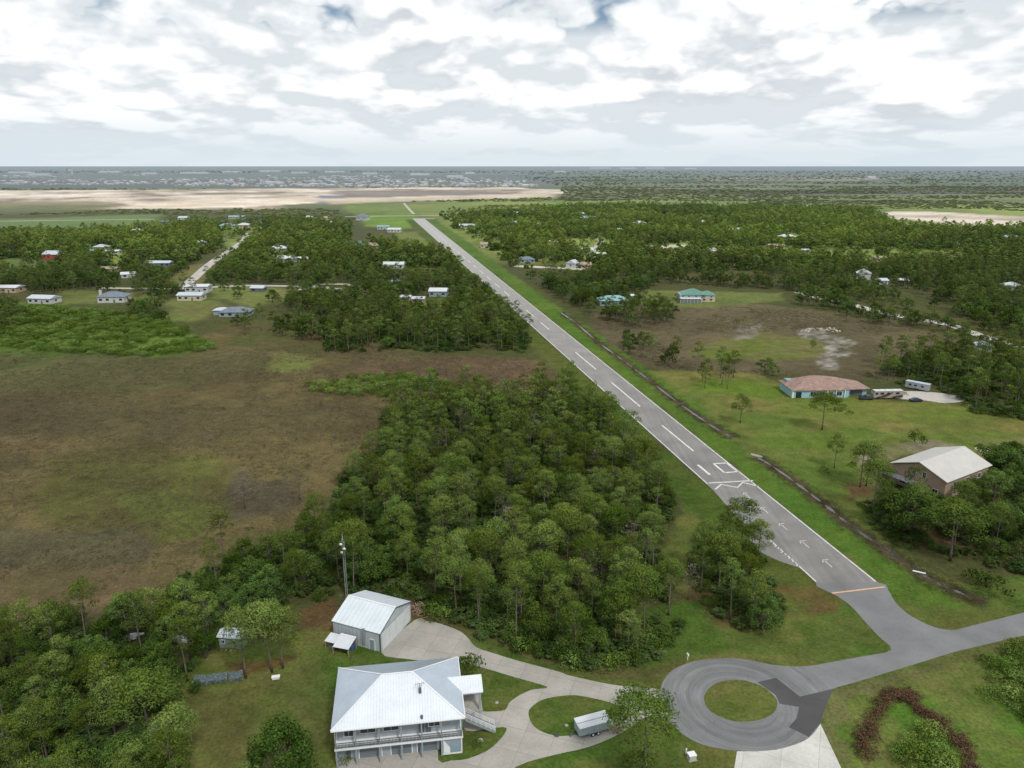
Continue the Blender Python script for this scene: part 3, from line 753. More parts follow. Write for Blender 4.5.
PINE = tree_kind('pine', [make_pine(1, 14.5, 3.0, .5, 34, 118), make_pine(2, 13.5, 3.3, .44, 38, 118), make_pine(3, 15.5, 2.8, .52, 30, 112), make_pine(4, 12.5, 3.1, .40, 36, 118), make_pine(5, 14.5, 2.4, .58, 22, 100), make_pine(6, 13.5, 3.7, .46, 44, 112)], M['bark'], M['pine'])
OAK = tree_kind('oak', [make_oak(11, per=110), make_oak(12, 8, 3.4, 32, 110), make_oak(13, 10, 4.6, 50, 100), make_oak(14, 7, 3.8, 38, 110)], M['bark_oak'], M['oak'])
LOWP = [joined('far pine', *make_pine(31, 14, 3.4, .4, 12, 26, .95), M['bark'], M['pine']), joined('far pine', *make_pine(32, 12, 3.8, .35, 14, 24, 1.0), M['bark'], M['pine'])]
LOWO = [joined('far oak', *make_oak(33, 8, 4, 14, 22, 1.0, .05), M['bark_oak'], M['oak']), joined('far oak', *make_oak(34, 7, 4.5, 14, 20, 1.1, .02), M['bark_oak'], M['oak'])]
def np_cloud(name, c, m): return np_mesh(name, c[0], c[1], m, c[2])
SCRUB = [joined('far scrub', *make_oak(35, 6, 5, 16, 18, 1.2, .02), M['bark_oak'], M['scrub']), joined('far scrub', *make_oak(36, 5, 6, 16, 18, 1.3, .02), M['bark_oak'], M['scrub'])]
SHRUB = [np_cloud('shrub', make_shrub(s_, h_, r_), M['oak']) for s_, h_, r_ in ((41, 2.4, 2.0), (42, 3.0, 2.4), (43, 1.8, 1.8))]
BRIGHT = [np_cloud('thicket shrub', make_shrub(s_, h_, r_, 20), M['bright']) for s_, h_, r_ in ((51, 2.6, 2.6), (52, 3.1, 3.0), (53, 2.1, 2.4))]
PALM = [np_cloud('palmetto', make_palmetto(s_), M['palm']) for s_ in (61, 62, 63)]
TUFT = [np_cloud('grass tuft', make_tuft(s_), M['tuft']) for s_ in (71, 72, 73)]
MARSH = [np_cloud('marsh clump', clump_cloud([(r_x, r_y, .06, .75, 0) for r_x, r_y in ((0, 0), (.7, .3), (-.5, .5))], 46, .30, np.random.RandomState(s_), asp=.35, flat=.42, lowcut=0), M['tuft']) for s_ in (64, 65, 66)]
BANK = [np_cloud('bank grass clump', clump_cloud([(r_x, r_y, .06, .75, 0) for r_x, r_y in ((0, 0), (.7, .3), (-.5, .5))], 40, .30, np.random.RandomState(s_), asp=.35, flat=.5, lowcut=0), M['bank']) for s_ in (67, 68)]
GTUFT = [np_cloud('green tuft', make_tuft(s_, 22, .32, .55), M['greentuft']) for s_ in (74, 75)]
REED = [np_cloud('ditch reed', make_tuft(s_, 26, .9, .7), M['reed']) for s_ in (76, 77)]
_d = make_pine(81, 11, 2.4, .3, 26, 30, .30)
DEADT = (_d[0].mesh('bare trunk', M['grey_twig'], True), np_cloud('bare crown', _d[1], M['grey_twig']))

# ------------------------------------------------------------------ stuff scatter (geometry nodes)
def gn_group():
    ng = bpy.data.node_groups.new('scatter', 'GeometryNodeTree')
    ng.interface.new_socket('Geometry', in_out='INPUT', socket_type='NodeSocketGeometry')
    ng.interface.new_socket('Source', in_out='INPUT', socket_type='NodeSocketCollection')
    ng.interface.new_socket('Geometry', in_out='OUTPUT', socket_type='NodeSocketGeometry')
    N_ = ng.nodes; L_ = ng.links
    gi = N_.new('NodeGroupInput'); go = N_.new('NodeGroupOutput')
    ci = N_.new('GeometryNodeCollectionInfo'); ci.inputs['Separate Children'].default_value = True; ci.inputs['Reset Children'].default_value = True
    ip = N_.new('GeometryNodeInstanceOnPoints'); ip.inputs['Pick Instance'].default_value = True
    def att(nm, ty):
        a = N_.new('GeometryNodeInputNamedAttribute'); a.data_type = ty; a.inputs['Name'].default_value = nm
        return a.outputs['Attribute']
    L_.new(gi.outputs[1], ci.inputs[0]); L_.new(gi.outputs[0], ip.inputs['Points'])
    L_.new(ci.outputs[0], ip.inputs['Instance']); L_.new(att('pick', 'INT'), ip.inputs['Instance Index'])
    L_.new(att('turn', 'FLOAT_VECTOR'), ip.inputs['Rotation']); L_.new(att('size', 'FLOAT_VECTOR'), ip.inputs['Scale'])
    L_.new(ip.outputs[0], go.inputs[0])
    return ng
NG = gn_group()
def scatter(name, pts, meshes, smin, smax, z=0.0, rs=rs, kz=(.85, 1.15)):
    if not len(pts): return
    c = bpy.data.collections.new(name + ' source')
    for i, me in enumerate(meshes): c.objects.link(bpy.data.objects.new('%s source %d' % (name, i), me))
    N = len(pts); pts = np.asarray(pts, float)
    me = bpy.data.meshes.new(name); me.vertices.add(N)
    me.vertices.foreach_set('co', np.concatenate([pts[:, :2], np.full((N, 1), z)], 1).astype(np.float32).ravel())
    a = me.attributes.new('turn', 'FLOAT_VECTOR', 'POINT'); r = np.zeros((N, 3)); r[:, 2] = rs.uniform(0, 6.283, N)
    r[:, :2] = rs.normal(0, .035, (N, 2)); a.data.foreach_set('vector', r.astype(np.float32).ravel())
    a = me.attributes.new('size', 'FLOAT_VECTOR', 'POINT'); s_ = rs.uniform(smin, smax, N)
    if pts.shape[1] > 2: s_ = s_ * pts[:, 2]
    sv = np.stack([s_, s_, s_ * rs.uniform(*kz, N)], 1); a.data.foreach_set('vector', sv.astype(np.float32).ravel())
    a = me.attributes.new('pick', 'INT', 'POINT'); a.data.foreach_set('value', rs.randint(0, len(meshes), N).astype(np.int32))
    o = bpy.data.objects.new(name, me); COL.objects.link(o); o['kind'] = 'stuff'
    md = o.modifiers.new('scatter', 'NODES'); md.node_group = NG
    md[[i.identifier for i in NG.interface.items_tree if i.name == 'Source'][0]] = c
    return o

# ------------------------------------------------------------------ where plants may stand
keepout = []           # (ground polygon, margin)
keepout.append(([(rl(130) - 3, 130), (rr(130) + 3, 130), (rr(1275) + 22, 1275), (rl(1275) - 8, 1275)], 3.5))
keepout.append((outer, 2.5)); keepout.append((drv_pts, 1.6))
keepout.append((GP([(735, 749), (820, 724), (860, 790), (700, 820)]), 1))
for dt in (ditch_a, ditch_b): keepout.append((offs(dt, 2.5) + offs(dt, -2.5)[::-1], 0.5))
for ln_, w_ in (([(180, 288), (205, 268), (232, 249), (246, 237)], 14), ([(100, 288), (180, 288.5), (250, 285.5), (330, 288), (350, 293)], 8),
                ([(798, 292), (850, 304), (910, 318), (950, 325), (985, 337), (1040, 352), (1200, 380)], 9), ([(0, 221.3), (60, 220.3), (155, 219.2)], 10)):
    g_ = GP(ln_); keepout.append((offs(g_, w_) + offs(g_, -w_)[::-1], 0))
def clear_px(px): keepout.append((GP(px), 0))
def filt(pts, extra=0.0):
    pts = np.asarray(pts, float)
    ok = np.ones(len(pts), bool)
    for poly, m in keepout:
        xs = [p[0] for p in poly]; ys_ = [p[1] for p in poly]; mm = m + extra
        i = np.nonzero(ok & (pts[:, 0] > min(xs) - mm) & (pts[:, 0] < max(xs) + mm) & (pts[:, 1] > min(ys_) - mm) & (pts[:, 1] < max(ys_) + mm))[0]
        if len(i):
            d = sdist(pts[i, 0], pts[i, 1], poly); ok[i[d > -mm]] = False
    return pts[ok]
def fill(poly_px, sp, edge=0.0, holes=.0, hs=.03, seed=0, world=False, extra=0.0, wob=0.0, thin=None):
    """jittered stand of points inside a surveyed outline"""
    poly = poly_px if world else GP(poly_px)
    xs = [p[0] for p in poly]; ys_ = [p[1] for p in poly]
    nx = int((max(xs) - min(xs)) / sp) + 2; ny = int((max(ys_) - min(ys_)) / (sp * .87)) + 2
    if nx * ny > 900000: raise RuntimeError('too dense')
    r_ = np.random.RandomState(seed + 100)
    i, j = np.meshgrid(np.arange(nx), np.arange(ny))
    x = min(xs) + (i + .5 * (j % 2)) * sp + r_.uniform(-.42, .42, i.shape) * sp; y = min(ys_) + j * sp * .87 + r_.uniform(-.42, .42, i.shape) * sp
    x, y = x.ravel(), y.ravel()
    wx = (fbm(x * .05, y * .05, 3, 77) - .5) * 2 * wob; wy = (fbm(x * .05, y * .05, 3, 87) - .5) * 2 * wob
    k = sdist(x + wx, y + wy, poly) > edge
    if holes: k &= fbm(x * hs, y * hs, 3, seed) > holes
    pts = np.stack([x[k], y[k]], 1)
    return filt(pts, extra) if len(pts) else pts.reshape(-1, 2)
def inview(pts, m=40):
    pts = np.asarray(pts); d = H; zc_ = pts[:, 1] * CT + d * ST
    px = 512 + F * pts[:, 0] / zc_; py = 384 + F * (d * CT - pts[:, 1] * ST) / zc_
    return (px > -m) & (px < 1024 + m) & (py < 768 + 2.2 * m)

# ------------------------------------------------------------------ buildings
M['wall_white'] = simple('white painted wall', (.46, .47, .46), .7, var=.08)
M['wall_cream'] = simple('cream stucco', (.46, .42, .32), .8, var=.08)
M['wall_tan'] = simple('tan stucco', (.42, .33, .24), .8, var=.1)
M['wall_peach'] = simple('peach stucco', (.34, .25, .19), .8, var=.08)
M['wall_red'] = simple('barn red siding', (.38, .055, .04), .7, var=.12)
M['wall_blue'] = simple('pale turquoise stucco', (.27, .45, .50), .8, var=.08)
M['wall_grey'] = simple('blue grey siding', (.24, .30, .33), .7, var=.1)
M['wall_dark'] = simple('dark siding', (.13, .14, .15), .8, var=.1)
M['roof_white'] = metal_roof('white sheet roof', (.60, .63, .66))
M['roof_whitey'] = metal_roof('white sheet roof seams along', (.62, .65, .68), axis='Y')
M['roof_cream'] = metal_roof('cream sheet roof', (.52, .51, .475), axis='Y')
M['roof_pale'] = metal_roof('pale galvanised roof', (.50, .56, .62))
M['roof_grey'] = shingle('grey shingle roof', (.24, .26, .29))
M['roof_green'] = metal_roof('green sheet roof', (.10, .25, .20))
M['roof_teal'] = metal_roof('pale teal sheet roof', (.22, .42, .42))
M['roof_brown'] = shingle('reddish brown shingle roof', (.30, .20, .165))
M['roof_slate'] = shingle('blue slate roof', (.17, .20, .25))
M['roof_tan'] = shingle('tan shingle roof', (.38, .30, .23))
M['glass'] = glass_mat('window glass'); M['trim'] = simple('white trim', (.68, .69, .70), .5, var=.05)
M['dark_metal'] = simple('dark painted metal', (.10, .11, .12), .5, var=.1)
M['grey_metal'] = simple('grey painted metal', (.30, .33, .35), .5, metal=.2, var=.1)
M['porch_screen'] = simple('grey insect screen', (.14, .17, .19), .8, var=.15)  # grey mesh of the screened porch
M['wood'] = simple('weathered wood', (.30, .25, .20), .85, var=.2)
M['warehouse'] = simple('pale warehouse sheet', (.44, .48, .51), .6, var=.05, haze=False)
M['rubber'] = simple('black rubber', (.02, .02, .02), .8, var=.1)

def roof_mb(w, d, z, rise, style, oh=.5, th=.16, ridge=None):
    """solid roof over a w x d box; ridge along x"""
    mb = MB(); X = w / 2 + oh; Y = d / 2 + oh
    rx = X if style == 'gable' else (max(X - Y, .0) if ridge is None else ridge)
    lo = [(-X, -Y, z), (X, -Y, z), (X, Y, z), (-X, Y, z)]; up = [(a, b, c + th) for a, b, c in lo]
    A = (-rx, 0, z + th + rise); B = (rx, 0, z + th + rise)
    mb.quad(*lo[::-1])
    for i in range(4): mb.quad(lo[i], lo[(i + 1) % 4], up[(i + 1) % 4], up[i])
    mb.quad(up[0], up[1], B, A); mb.quad(up[2], up[3], A, B); mb.quad(up[1], up[2], B); mb.quad(up[3], up[0], A)
    return mb
def window(parent, x, y, z, w, h, face, frame=True, deep=.05):
    """face: s n e w; frame part with the pane as its sub-part"""
    t = deep
    def bx(mb, a0, a1, z0, z1, o0, o1):
        if face in 'sn':
            s_ = -1 if face == 's' else 1; mb.box(x + a0, x + a1, *sorted((y + s_ * o0, y + s_ * o1)), z0, z1)
        else:
            s_ = 1 if face == 'e' else -1; mb.box(*sorted((x + s_ * o0, x + s_ * o1)), y + a0, y + a1, z0, z1)
    if frame:
        mb = MB(); f = .09
        bx(mb, -w / 2 - f, -w / 2, z - h / 2, z + h / 2, .0, t + .03); bx(mb, w / 2, w / 2 + f, z - h / 2, z + h / 2, .0, t + .03)
        bx(mb, -w / 2 - f, w / 2 + f, z + h / 2, z + h / 2 + f, 0, t + .03); bx(mb, -w / 2 - f - .05, w / 2 + f + .05, z - h / 2 - f, z - h / 2, 0, t + .06)
        bx(mb, -.025, .025, z - h / 2, z + h / 2, t + .012, t + .03)
        fo = mb.build('window', M['trim'], parent)
        p = MB(); bx(p, -w / 2, w / 2, z - h / 2, z + h / 2, .0, t); p.build('pane', M['glass'], fo)
    else:
        p = MB(); bx(p, -w / 2, w / 2, z - h / 2, z + h / 2, .0, t); p.build('window', M['glass'], parent)
def footprint(o_loc, rz, w, d, m=1.5, front=4.0):
    c, s_ = math.cos(rz), math.sin(rz); pts = []
    for x, y in ((-w / 2 - m, -d / 2 - m), (w / 2 + m, -d / 2 - m), (w / 2 + m, d / 2 + m), (-w / 2 - m, d / 2 + m)):
        pts.append((o_loc[0] + x * c - y * s_, o_loc[1] + x * s_ + y * c))
    keepout.append((pts, 0))
    # open ground on the side that is seen
    L = front; k = math.hypot(*o_loc); ux, uy = -o_loc[0] / k * L, -o_loc[1] / k * L
    keepout.append((hull(pts + [(a + ux, b + uy) for a, b in pts]), 0))
def hull(p):
    p = sorted(p); 
    def half(q):
        o = []
        for r in q:
            while len(o) > 1 and (o[-1][0] - o[-2][0]) * (r[1] - o[-2][1]) - (o[-1][1] - o[-2][1]) * (r[0] - o[-2][0]) <= 0: o.pop()
            o.append(r)
        return o
    a = half(p); b = half(p[::-1]); return a[:-1] + b[:-1]
def house(px, py, wpx, d, rz, wall, roof, style, label, h=3.0, rise=2.0, cat='house', name='house', near=False, front=18, extra=None, wm=None, oh=.5):
    x, y = G(px, py); w = wm or max(6.0, wpx * mpp(px, py) * .86); rz = R(rz)
    c_, s_ = math.cos(rz), math.sin(rz)
    y = y + d / 2; d = d * .9; h = h * .92
    o = empty(name, (x, y, 0), rz, label, cat)
    MB().box(-w / 2, w / 2, -d / 2, d / 2, -.1, h).build('wall', M[wall], o)
    if style == 'gable':
        for sx in (-1, 1):   # gable ends butt on the wall top
            g = MB(); X = sx * (w / 2 - .02); a, b_ = (X, -d / 2 + .02, h), (X, d / 2 - .02, h); c2 = (X, 0, h + rise * (d / 2) / (d / 2 + .5) * .97)
            g.quad(a, b_, c2); g.build('gable_end', M[wall], o)
    roof_mb(w, d, h - .02, rise, style, oh).build('roof', M[roof], o)
    n_ = max(2, min(7, int(w / 3.6)))
    for i in range(n_):
        xx = -w / 2 + (i + .5) * w / n_
        if i == n_ // 2:
            MB().box(xx - .5, xx + .5, -d / 2 - .06, -d / 2, 0, 2.1).build('door', M['dark_metal'], o)
        else: window(o, xx, -d / 2, h * .55, min(1.9, w / n_ * .5), 1.25, 's', near)
    for sx, f in ((w / 2, 'e'), (-w / 2, 'w')): window(o, sx, 0, h * .55, 1.5, 1.2, f, near)
    if extra: extra(o, w, d, h)
    footprint((x, y), rz, w, d, front=front)
    return o
def wing(dx, dy, w, d, h, wall, roof, rise, style='hip', rz=0):
    def f(o, W, D, Hh):
        MB().box(dx - w / 2, dx + w / 2, dy - d / 2, dy + d / 2, -.1, h).build('wing_wall', M[wall], o)
        mb = roof_mb(w, d, h - .02, rise, style); mb.v = [(a + dx, b + dy, c) for a, b, c in mb.v]
        mb.build('wing_roof', M[roof], o)
    return f
def chimney(dx, dy, top):
    def f(o, W, D, Hh): MB().box(dx - .7, dx + .7, dy - .7, dy + .7, 0, top).build('chimney', M['wall_white'], o)
    return f

HS = [
 # left
 (51, 259.5, 20, 13, -8, 'wall_red', 'roof_pale', 'gable', 'red sided barn with grey metal roof among trees on the left', 5.0, 3, 'barn'),
 (110, 303, 30, 12, 4, 'wall_white', 'roof_slate', 'hip', 'white house with blue grey hip roof and tall chimney beside bright thicket', 4.0, 2.8, 'house'),
 (40, 304, 30, 11, -10, 'wall_white', 'roof_pale', 'gable', 'white metal building with pale low gable roof left of the chimney house', 3.6, 1.6, 'building'),
 (6, 293, 24, 12, -2, 'wall_tan', 'roof_white', 'gable', 'white roofed building cut by the left edge of the view', 3.8, 1.2, 'building'),
 (196, 293, 26, 11, 2, 'wall_white', 'roof_white', 'gable', 'long white roofed workshop behind the cream walled workshop', 4.6, 1.2, 'building'),
 (189, 301, 28, 10, 0, 'wall_cream', 'roof_pale', 'gable', 'cream walled workshop with pale grey roof at the end of the back road', 3.8, 1.5, 'building'),
 (233, 317, 34, 12, 3, 'wall_grey', 'roof_slate', 'hip', 'low house with dark blue grey hip roof in front of the lawn', 2.8, 2.4, 'house'),
 (257, 292, 15, 9, -5, 'wall_dark', 'roof_pale', 'gable', 'small dark walled house with pale roof by the lawn', 2.8, 1.5, 'house'),
 (157, 267, 28, 10, 2, 'wall_dark', 'roof_pale', 'gable', 'long grey roofed shed above the white roofed hut', 3.6, 1.6, 'shed'),
 (126, 278, 15, 9, 25, 'wall_white', 'roof_white', 'gable', 'small white roofed hut among dark trees left of the back road', 3.0, 1.5, 'hut'),
 (108, 272, 18, 8, 0, 'wall_tan', 'roof_tan', 'gable', 'tan roofed cottage half hidden behind trees on the left', 2.8, 1.4, 'cottage'),
 (135, 234.5, 18, 15, 0, 'wall_cream', 'roof_white', 'hip', 'white hip roofed house alone in the far left trees', 4, 3.2, 'house'),
 (99, 250, 15, 12, 0, 'wall_cream', 'roof_pale', 'hip', 'pale roofed house right of the red barn', 3.2, 2.4, 'house'),
 (90, 253.5, 15, 10, 0, 'wall_tan', 'roof_teal', 'gable', 'faded green roofed shed right of the red barn', 3, 1.4, 'shed'),
 (111, 254, 17, 9, 0, 'wall_white', 'roof_white', 'gable', 'thin long white roof behind a bright green paddock', 3, 1, 'building'),
 (164, 224, 11, 12, 0, 'wall_grey', 'roof_slate', 'hip', 'blue grey roofed house beside the far left field road', 3.5, 2.6, 'house'),
 (182, 219.8, 10, 14, 0, 'wall_white', 'roof_white', 'gable', 'white roofed house just right of the far left field road', 3.5, 2, 'house'),
 (198, 245, 12, 12, 40, 'wall_white', 'roof_white', 'hip', 'off white house left of the back road bend', 3.2, 2.2, 'house'),
 (178, 254, 9, 9, 0, 'wall_white', 'roof_white', 'gable', 'tiny white roof in dark woods left of the back road', 3, 1.6, 'house'),
 (243, 228, 14, 13, -4, 'wall_tan', 'roof_white', 'hip', 'white roofed house at the head of the back road', 4.5, 2.4, 'house'),
 (226, 228, 18, 13, 5, 'wall_cream', 'roof_teal', 'hip', 'wide pale green roofed house at the head of the back road', 3.5, 2.6, 'house'),
 (236, 219, 18, 13, 0, 'wall_cream', 'roof_teal', 'gable', 'pale green roofed house farthest up the back road', 3.5, 2.0, 'house'),
 (277, 252, 20, 13, 0, 'wall_white', 'roof_white', 'hip', 'white roofed house right of the back road, upper of the pair', 3.8, 2.6, 'house'),
 (285, 263, 20, 11, -12, 'wall_white', 'roof_white', 'gable', 'white house seen through trees, lower of the pair', 4, 2.4, 'house'),
 (302, 262, 11, 9, 15, 'wall_white', 'roof_whitey', 'gable', 'small white outbuilding right of the lower white house', 3, 1.6, 'outbuilding'),
 (307, 219.5, 11, 12, 0, 'wall_tan', 'roof_white', 'hip', 'cream house leftmost of three below the bare sand', 3.6, 2.6, 'house'),
 (324, 220, 12, 12, 10, 'wall_tan', 'roof_tan', 'hip', 'tan roofed house middle of three below the bare sand', 3.6, 2.4, 'house'),
 (333, 225, 11, 10, -20, 'wall_white', 'roof_white', 'gable', 'white roofed house rightmost of three below the bare sand', 3.4, 2, 'house'),
 (362, 220.5, 13, 14, -15, 'wall_white', 'roof_slate', 'hip', 'tall blue roofed house by the far green field', 6, 5, 'house'),
 (383, 229.5, 14, 13, 0, 'wall_wh', 'roof_teal', 'gable', 'low hangar with pale green roof left of the runway far end', 4, 1.6, 'hangar'),
 (394, 232.5, 15, 12, -5, 'wall_white', 'roof_white', 'gable', 'white hangar left of the runway far end', 4, 2, 'hangar'),
 (359, 249, 13, 13, 0, 'wall_tan', 'roof_green', 'hip', 'house with dark green roof left of the runway', 4.5, 4, 'house'),
 (371, 250, 10, 12, 60, 'wall_tan', 'roof_tan', 'gable', 'pinkish gabled house touching the dark green roofed house', 4.5, 3, 'house'),
 (393, 269, 24, 12, 0, 'wall_white', 'roof_white', 'gable', 'long white house behind a row of trees left of the runway', 4, 1.8, 'house'),
 (438, 297, 20, 12, -4, 'wall_grey', 'roof_whitey', 'gable', 'pale metal hangar nearest to the runway on its left', 4, 1.6, 'hangar'),
 (418, 303, 14, 8, 0, 'wall_tan', 'roof_pale', 'gable', 'low pale roofed shed beside the pale hangar', 2.8, 1, 'shed'),
 (394, 286, 10, 9, -20, 'wall_grey', 'roof_teal', 'hip', 'small grey green roof in dense trees', 3, 1.8, 'house'),
 (405, 301, 12, 7, 0, 'wall_tan', 'roof_white', 'gable', 'narrow white shed roof at the left of the low pale shed', 2.6, 1, 'shed'),
 # right
 (467, 228, 18, 13, -3, 'wall_tan', 'roof_pale', 'gable', 'pale roofed house right of the runway far end', 3.5, 2.2, 'house'),
 (512, 224.5, 15, 13, 0, 'wall_white', 'roof_white', 'gable', 'bright white roofed house, left of two beyond the runway trees', 3.5, 1.8, 'house'),
 (527, 223, 11, 14, 0, 'wall_cream', 'roof_white', 'hip', 'cream house, right of two beyond the runway trees', 3.5, 2, 'house'),
 (517, 214.5, 8, 12, 0, 'wall_white', 'roof_white', 'gable', 'small far white house near the edge of the fields', 3.5, 2, 'house'),
 (535, 212, 14, 12, 0, 'wall_cream', 'roof_pale', 'gable', 'far pale roofed house near the edge of the fields', 3.5, 2, 'house'),
 (542, 226, 12, 12, 0, 'wall_cream', 'roof_tan', 'gable', 'tan roofed house behind the bright oak clump', 3.2, 2, 'house'),
 (484, 248, 8, 9, 0, 'wall_cream', 'roof_tan', 'gable', 'little tan gable house close to the runway right side', 4, 2.2, 'house'),
 (527, 263, 17, 11, 5, 'wall_grey', 'roof_slate', 'hip', 'slate roofed house by the sandy track', 3.2, 2.4, 'house'),
 (588, 220, 18, 14, 0, 'wall_cream', 'roof_teal', 'gable', 'teal roofed house in the far middle', 3.8, 2.6, 'house'),
 (580, 215.5, 10, 12, 0, 'wall_white', 'roof_pale', 'gable', 'pale roofed house left behind the teal roof', 3.6, 2, 'house'),
 (594, 214, 8, 12, 10, 'wall_white', 'roof_slate', 'gable', 'blue grey roofed house right behind the teal roof', 3.6, 2.4, 'house'),
 (610, 217, 12, 12, 0, 'wall_tan', 'roof_pale', 'gable', 'faint grey roof right of the teal roof', 3.4, 1.8, 'house'),
 (640, 225.5, 14, 13, 12, 'wall_white', 'roof_white', 'hip', 'white hip roof amid pale green trees in the far middle', 4, 2.6, 'house'),
 (660, 220, 8, 14, 50, 'wall_tan', 'roof_tan', 'gable', 'far house with tall tan gable', 4, 3, 'house'),
 (587, 254.5, 13, 12, 20, 'wall_white', 'roof_white', 'gable', 'white gabled house at the bend of the middle side road', 4, 2.4, 'house'),
 (600, 257, 14, 9, 0, 'wall_white', 'roof_white', 'gable', 'long white shed roof right of the gabled white house', 3, 1.2, 'shed'),
 (622, 232, 13, 11, 0, 'wall_cream', 'roof_white', 'gable', 'pale house just above the middle side road', 3.4, 1.6, 'house'),
 (573, 268, 11, 10, 60, 'wall_white', 'roof_pale', 'gable', 'white gable fronted house at the end of the sandy track', 4.2, 2.6, 'house'),
 (586, 268.5, 12, 9, 0, 'wall_tan', 'roof_tan', 'gable', 'brown walled garage right of the gable fronted house', 3.2, 2, 'garage'),
 (554, 245, 10, 10, 0, 'wall_white', 'roof_white', 'gable', 'white house hidden in the trees left of the side road', 3.4, 1.8, 'house'),
 (614, 306, 34, 12, 4, 'wall_grey', 'roof_teal', 'hip', 'grey green roofed house behind pines right of the runway', 3.4, 2.6, 'house'),
 (636, 300, 10, 7, 0, 'wall_white', 'roof_white', 'gable', 'white carport beside the grey green roofed house', 2.8, .8, 'carport'),
 (702, 224, 10, 12, 0, 'wall_white', 'roof_white', 'gable', 'far white roof right of centre', 3.6, 2, 'house'),
 (736, 232, 12, 12, -25, 'wall_white', 'roof_pale', 'gable', 'far pale roofed house tilted among young pines', 3.6, 2, 'house'),
 (713, 254, 12, 10, 50, 'wall_white', 'roof_white', 'gable', 'white gable roof by the dark trees right of centre', 3.4, 2.2, 'house'),
 (788, 240, 18, 12, 0, 'wall_white', 'roof_white', 'hip', 'white hip roofed house, upper of two beside the narrow field', 4, 2.6, 'house'),
 (777, 248.5, 18, 10, 0, 'wall_tan', 'roof_tan', 'gable', 'tan roofed house, lower of two beside the narrow field', 3, 1.6, 'house'),
 (805, 253.5, 11, 9, 0, 'wall_white', 'roof_pale', 'gable', 'pale shed at the left end of the narrow field', 3, 1.4, 'shed'),
 (866, 281, 12, 11, 70, 'wall_white', 'roof_white', 'gable', 'white gable ended house above the curved back road', 6, 2.6, 'house'),
 (884, 284.5, 10, 8, 0, 'wall_white', 'roof_pale', 'gable', 'small pale roof just right of the white gable ended house', 3, 1.4, 'house'),
 (905, 284.5, 8, 8, 0, 'wall_tan', 'roof_white', 'gable', 'small cream roof farther right above the curved road', 3, 1.4, 'house'),
 (1015, 291, 20, 11, 0, 'wall_grey', 'roof_white', 'hip', 'white hip roofed house at the right edge of the view', 3.4, 2.4, 'house'),
 (1012, 240, 14, 12, 0, 'wall_cream', 'roof_pale', 'gable', 'far pale roof near the right edge', 3.4, 2, 'house'),
 (987, 352, 8, 7, 70, 'wall_white', 'roof_pale', 'gable', 'little pale hut in the woods below the curved road end', 3, 1.2, 'hut'),
 (880, 262, 10, 10, 10, 'wall_tan', 'roof_tan', 'gable', 'dull tan roof in woods above the curved road', 3, 1.8, 'house'),
]
for i, t in enumerate(HS):
    ex = None
    if i == 1: ex = chimney(-8.2, 0, 7.5)
    if i == 6: ex = wing(-9, 3.5, 9, 7, 2.8, 'wall_grey', 'roof_pale', 1.2)
    house(t[0], t[1], t[2], t[3], t[4], t[5] if t[5] in M else 'wall_white', t[6], t[7], t[8], t[9], t[10], t[11], name=t[11], near=False, front=20 if t[1] > 280 else 34, extra=ex)

# two storey green roofed house beside the brown field
def big_yellow():
    x, y = G(694, 302); o = empty('house', (x, y + 6, 0), R(-4), 'two storey yellow and grey house with green hip roofs beside the brown field', 'house')
    MB().box(-9, 5, -6, 6, -.1, 4.6).build('wall', M['wall_grey'], o); roof_mb(14, 12, 4.6, 3.2, 'hip').build('roof', M['roof_green'], o)
    q = MB().box(5.01, 14, -5, 5, -.1, 4.2); q.build('wall', M['wall_cream'], o)
    mb = roof_mb(9, 10, 4.2, 2.4, 'hip', .4); mb.v = [(a + 9.6, b, c) for a, b, c in mb.v]; mb.build('roof', M['roof_green'], o)
    mb = MB()
    for i in range(7): mb.box(-9 + i * 2.2, -8.85 + i * 2.2, -10, -9.9, 0, 2.8)
    mb.box(-9, 4.4, -10, -6.05, 2.8, 2.9); mb.build('screen_porch', M['trim'], o)
    MB().box(-8.9, 4.2, -9.85, -9.8, 0, 2.78).build('screen', M['porch_screen'], o)
    for xx in (7, 11.5): window(o, xx, -5, 1.5, 1.6, 1.3, 's'); window(o, xx, -5, 3.3, 1.2, .8, 's')
    for xx in (-7, -3, 1.5): window(o, xx, -6, 3.7, 1.4, 1, 's')
    footprint((x, y + 6), 0, 28, 16, front=25)
big_yellow()

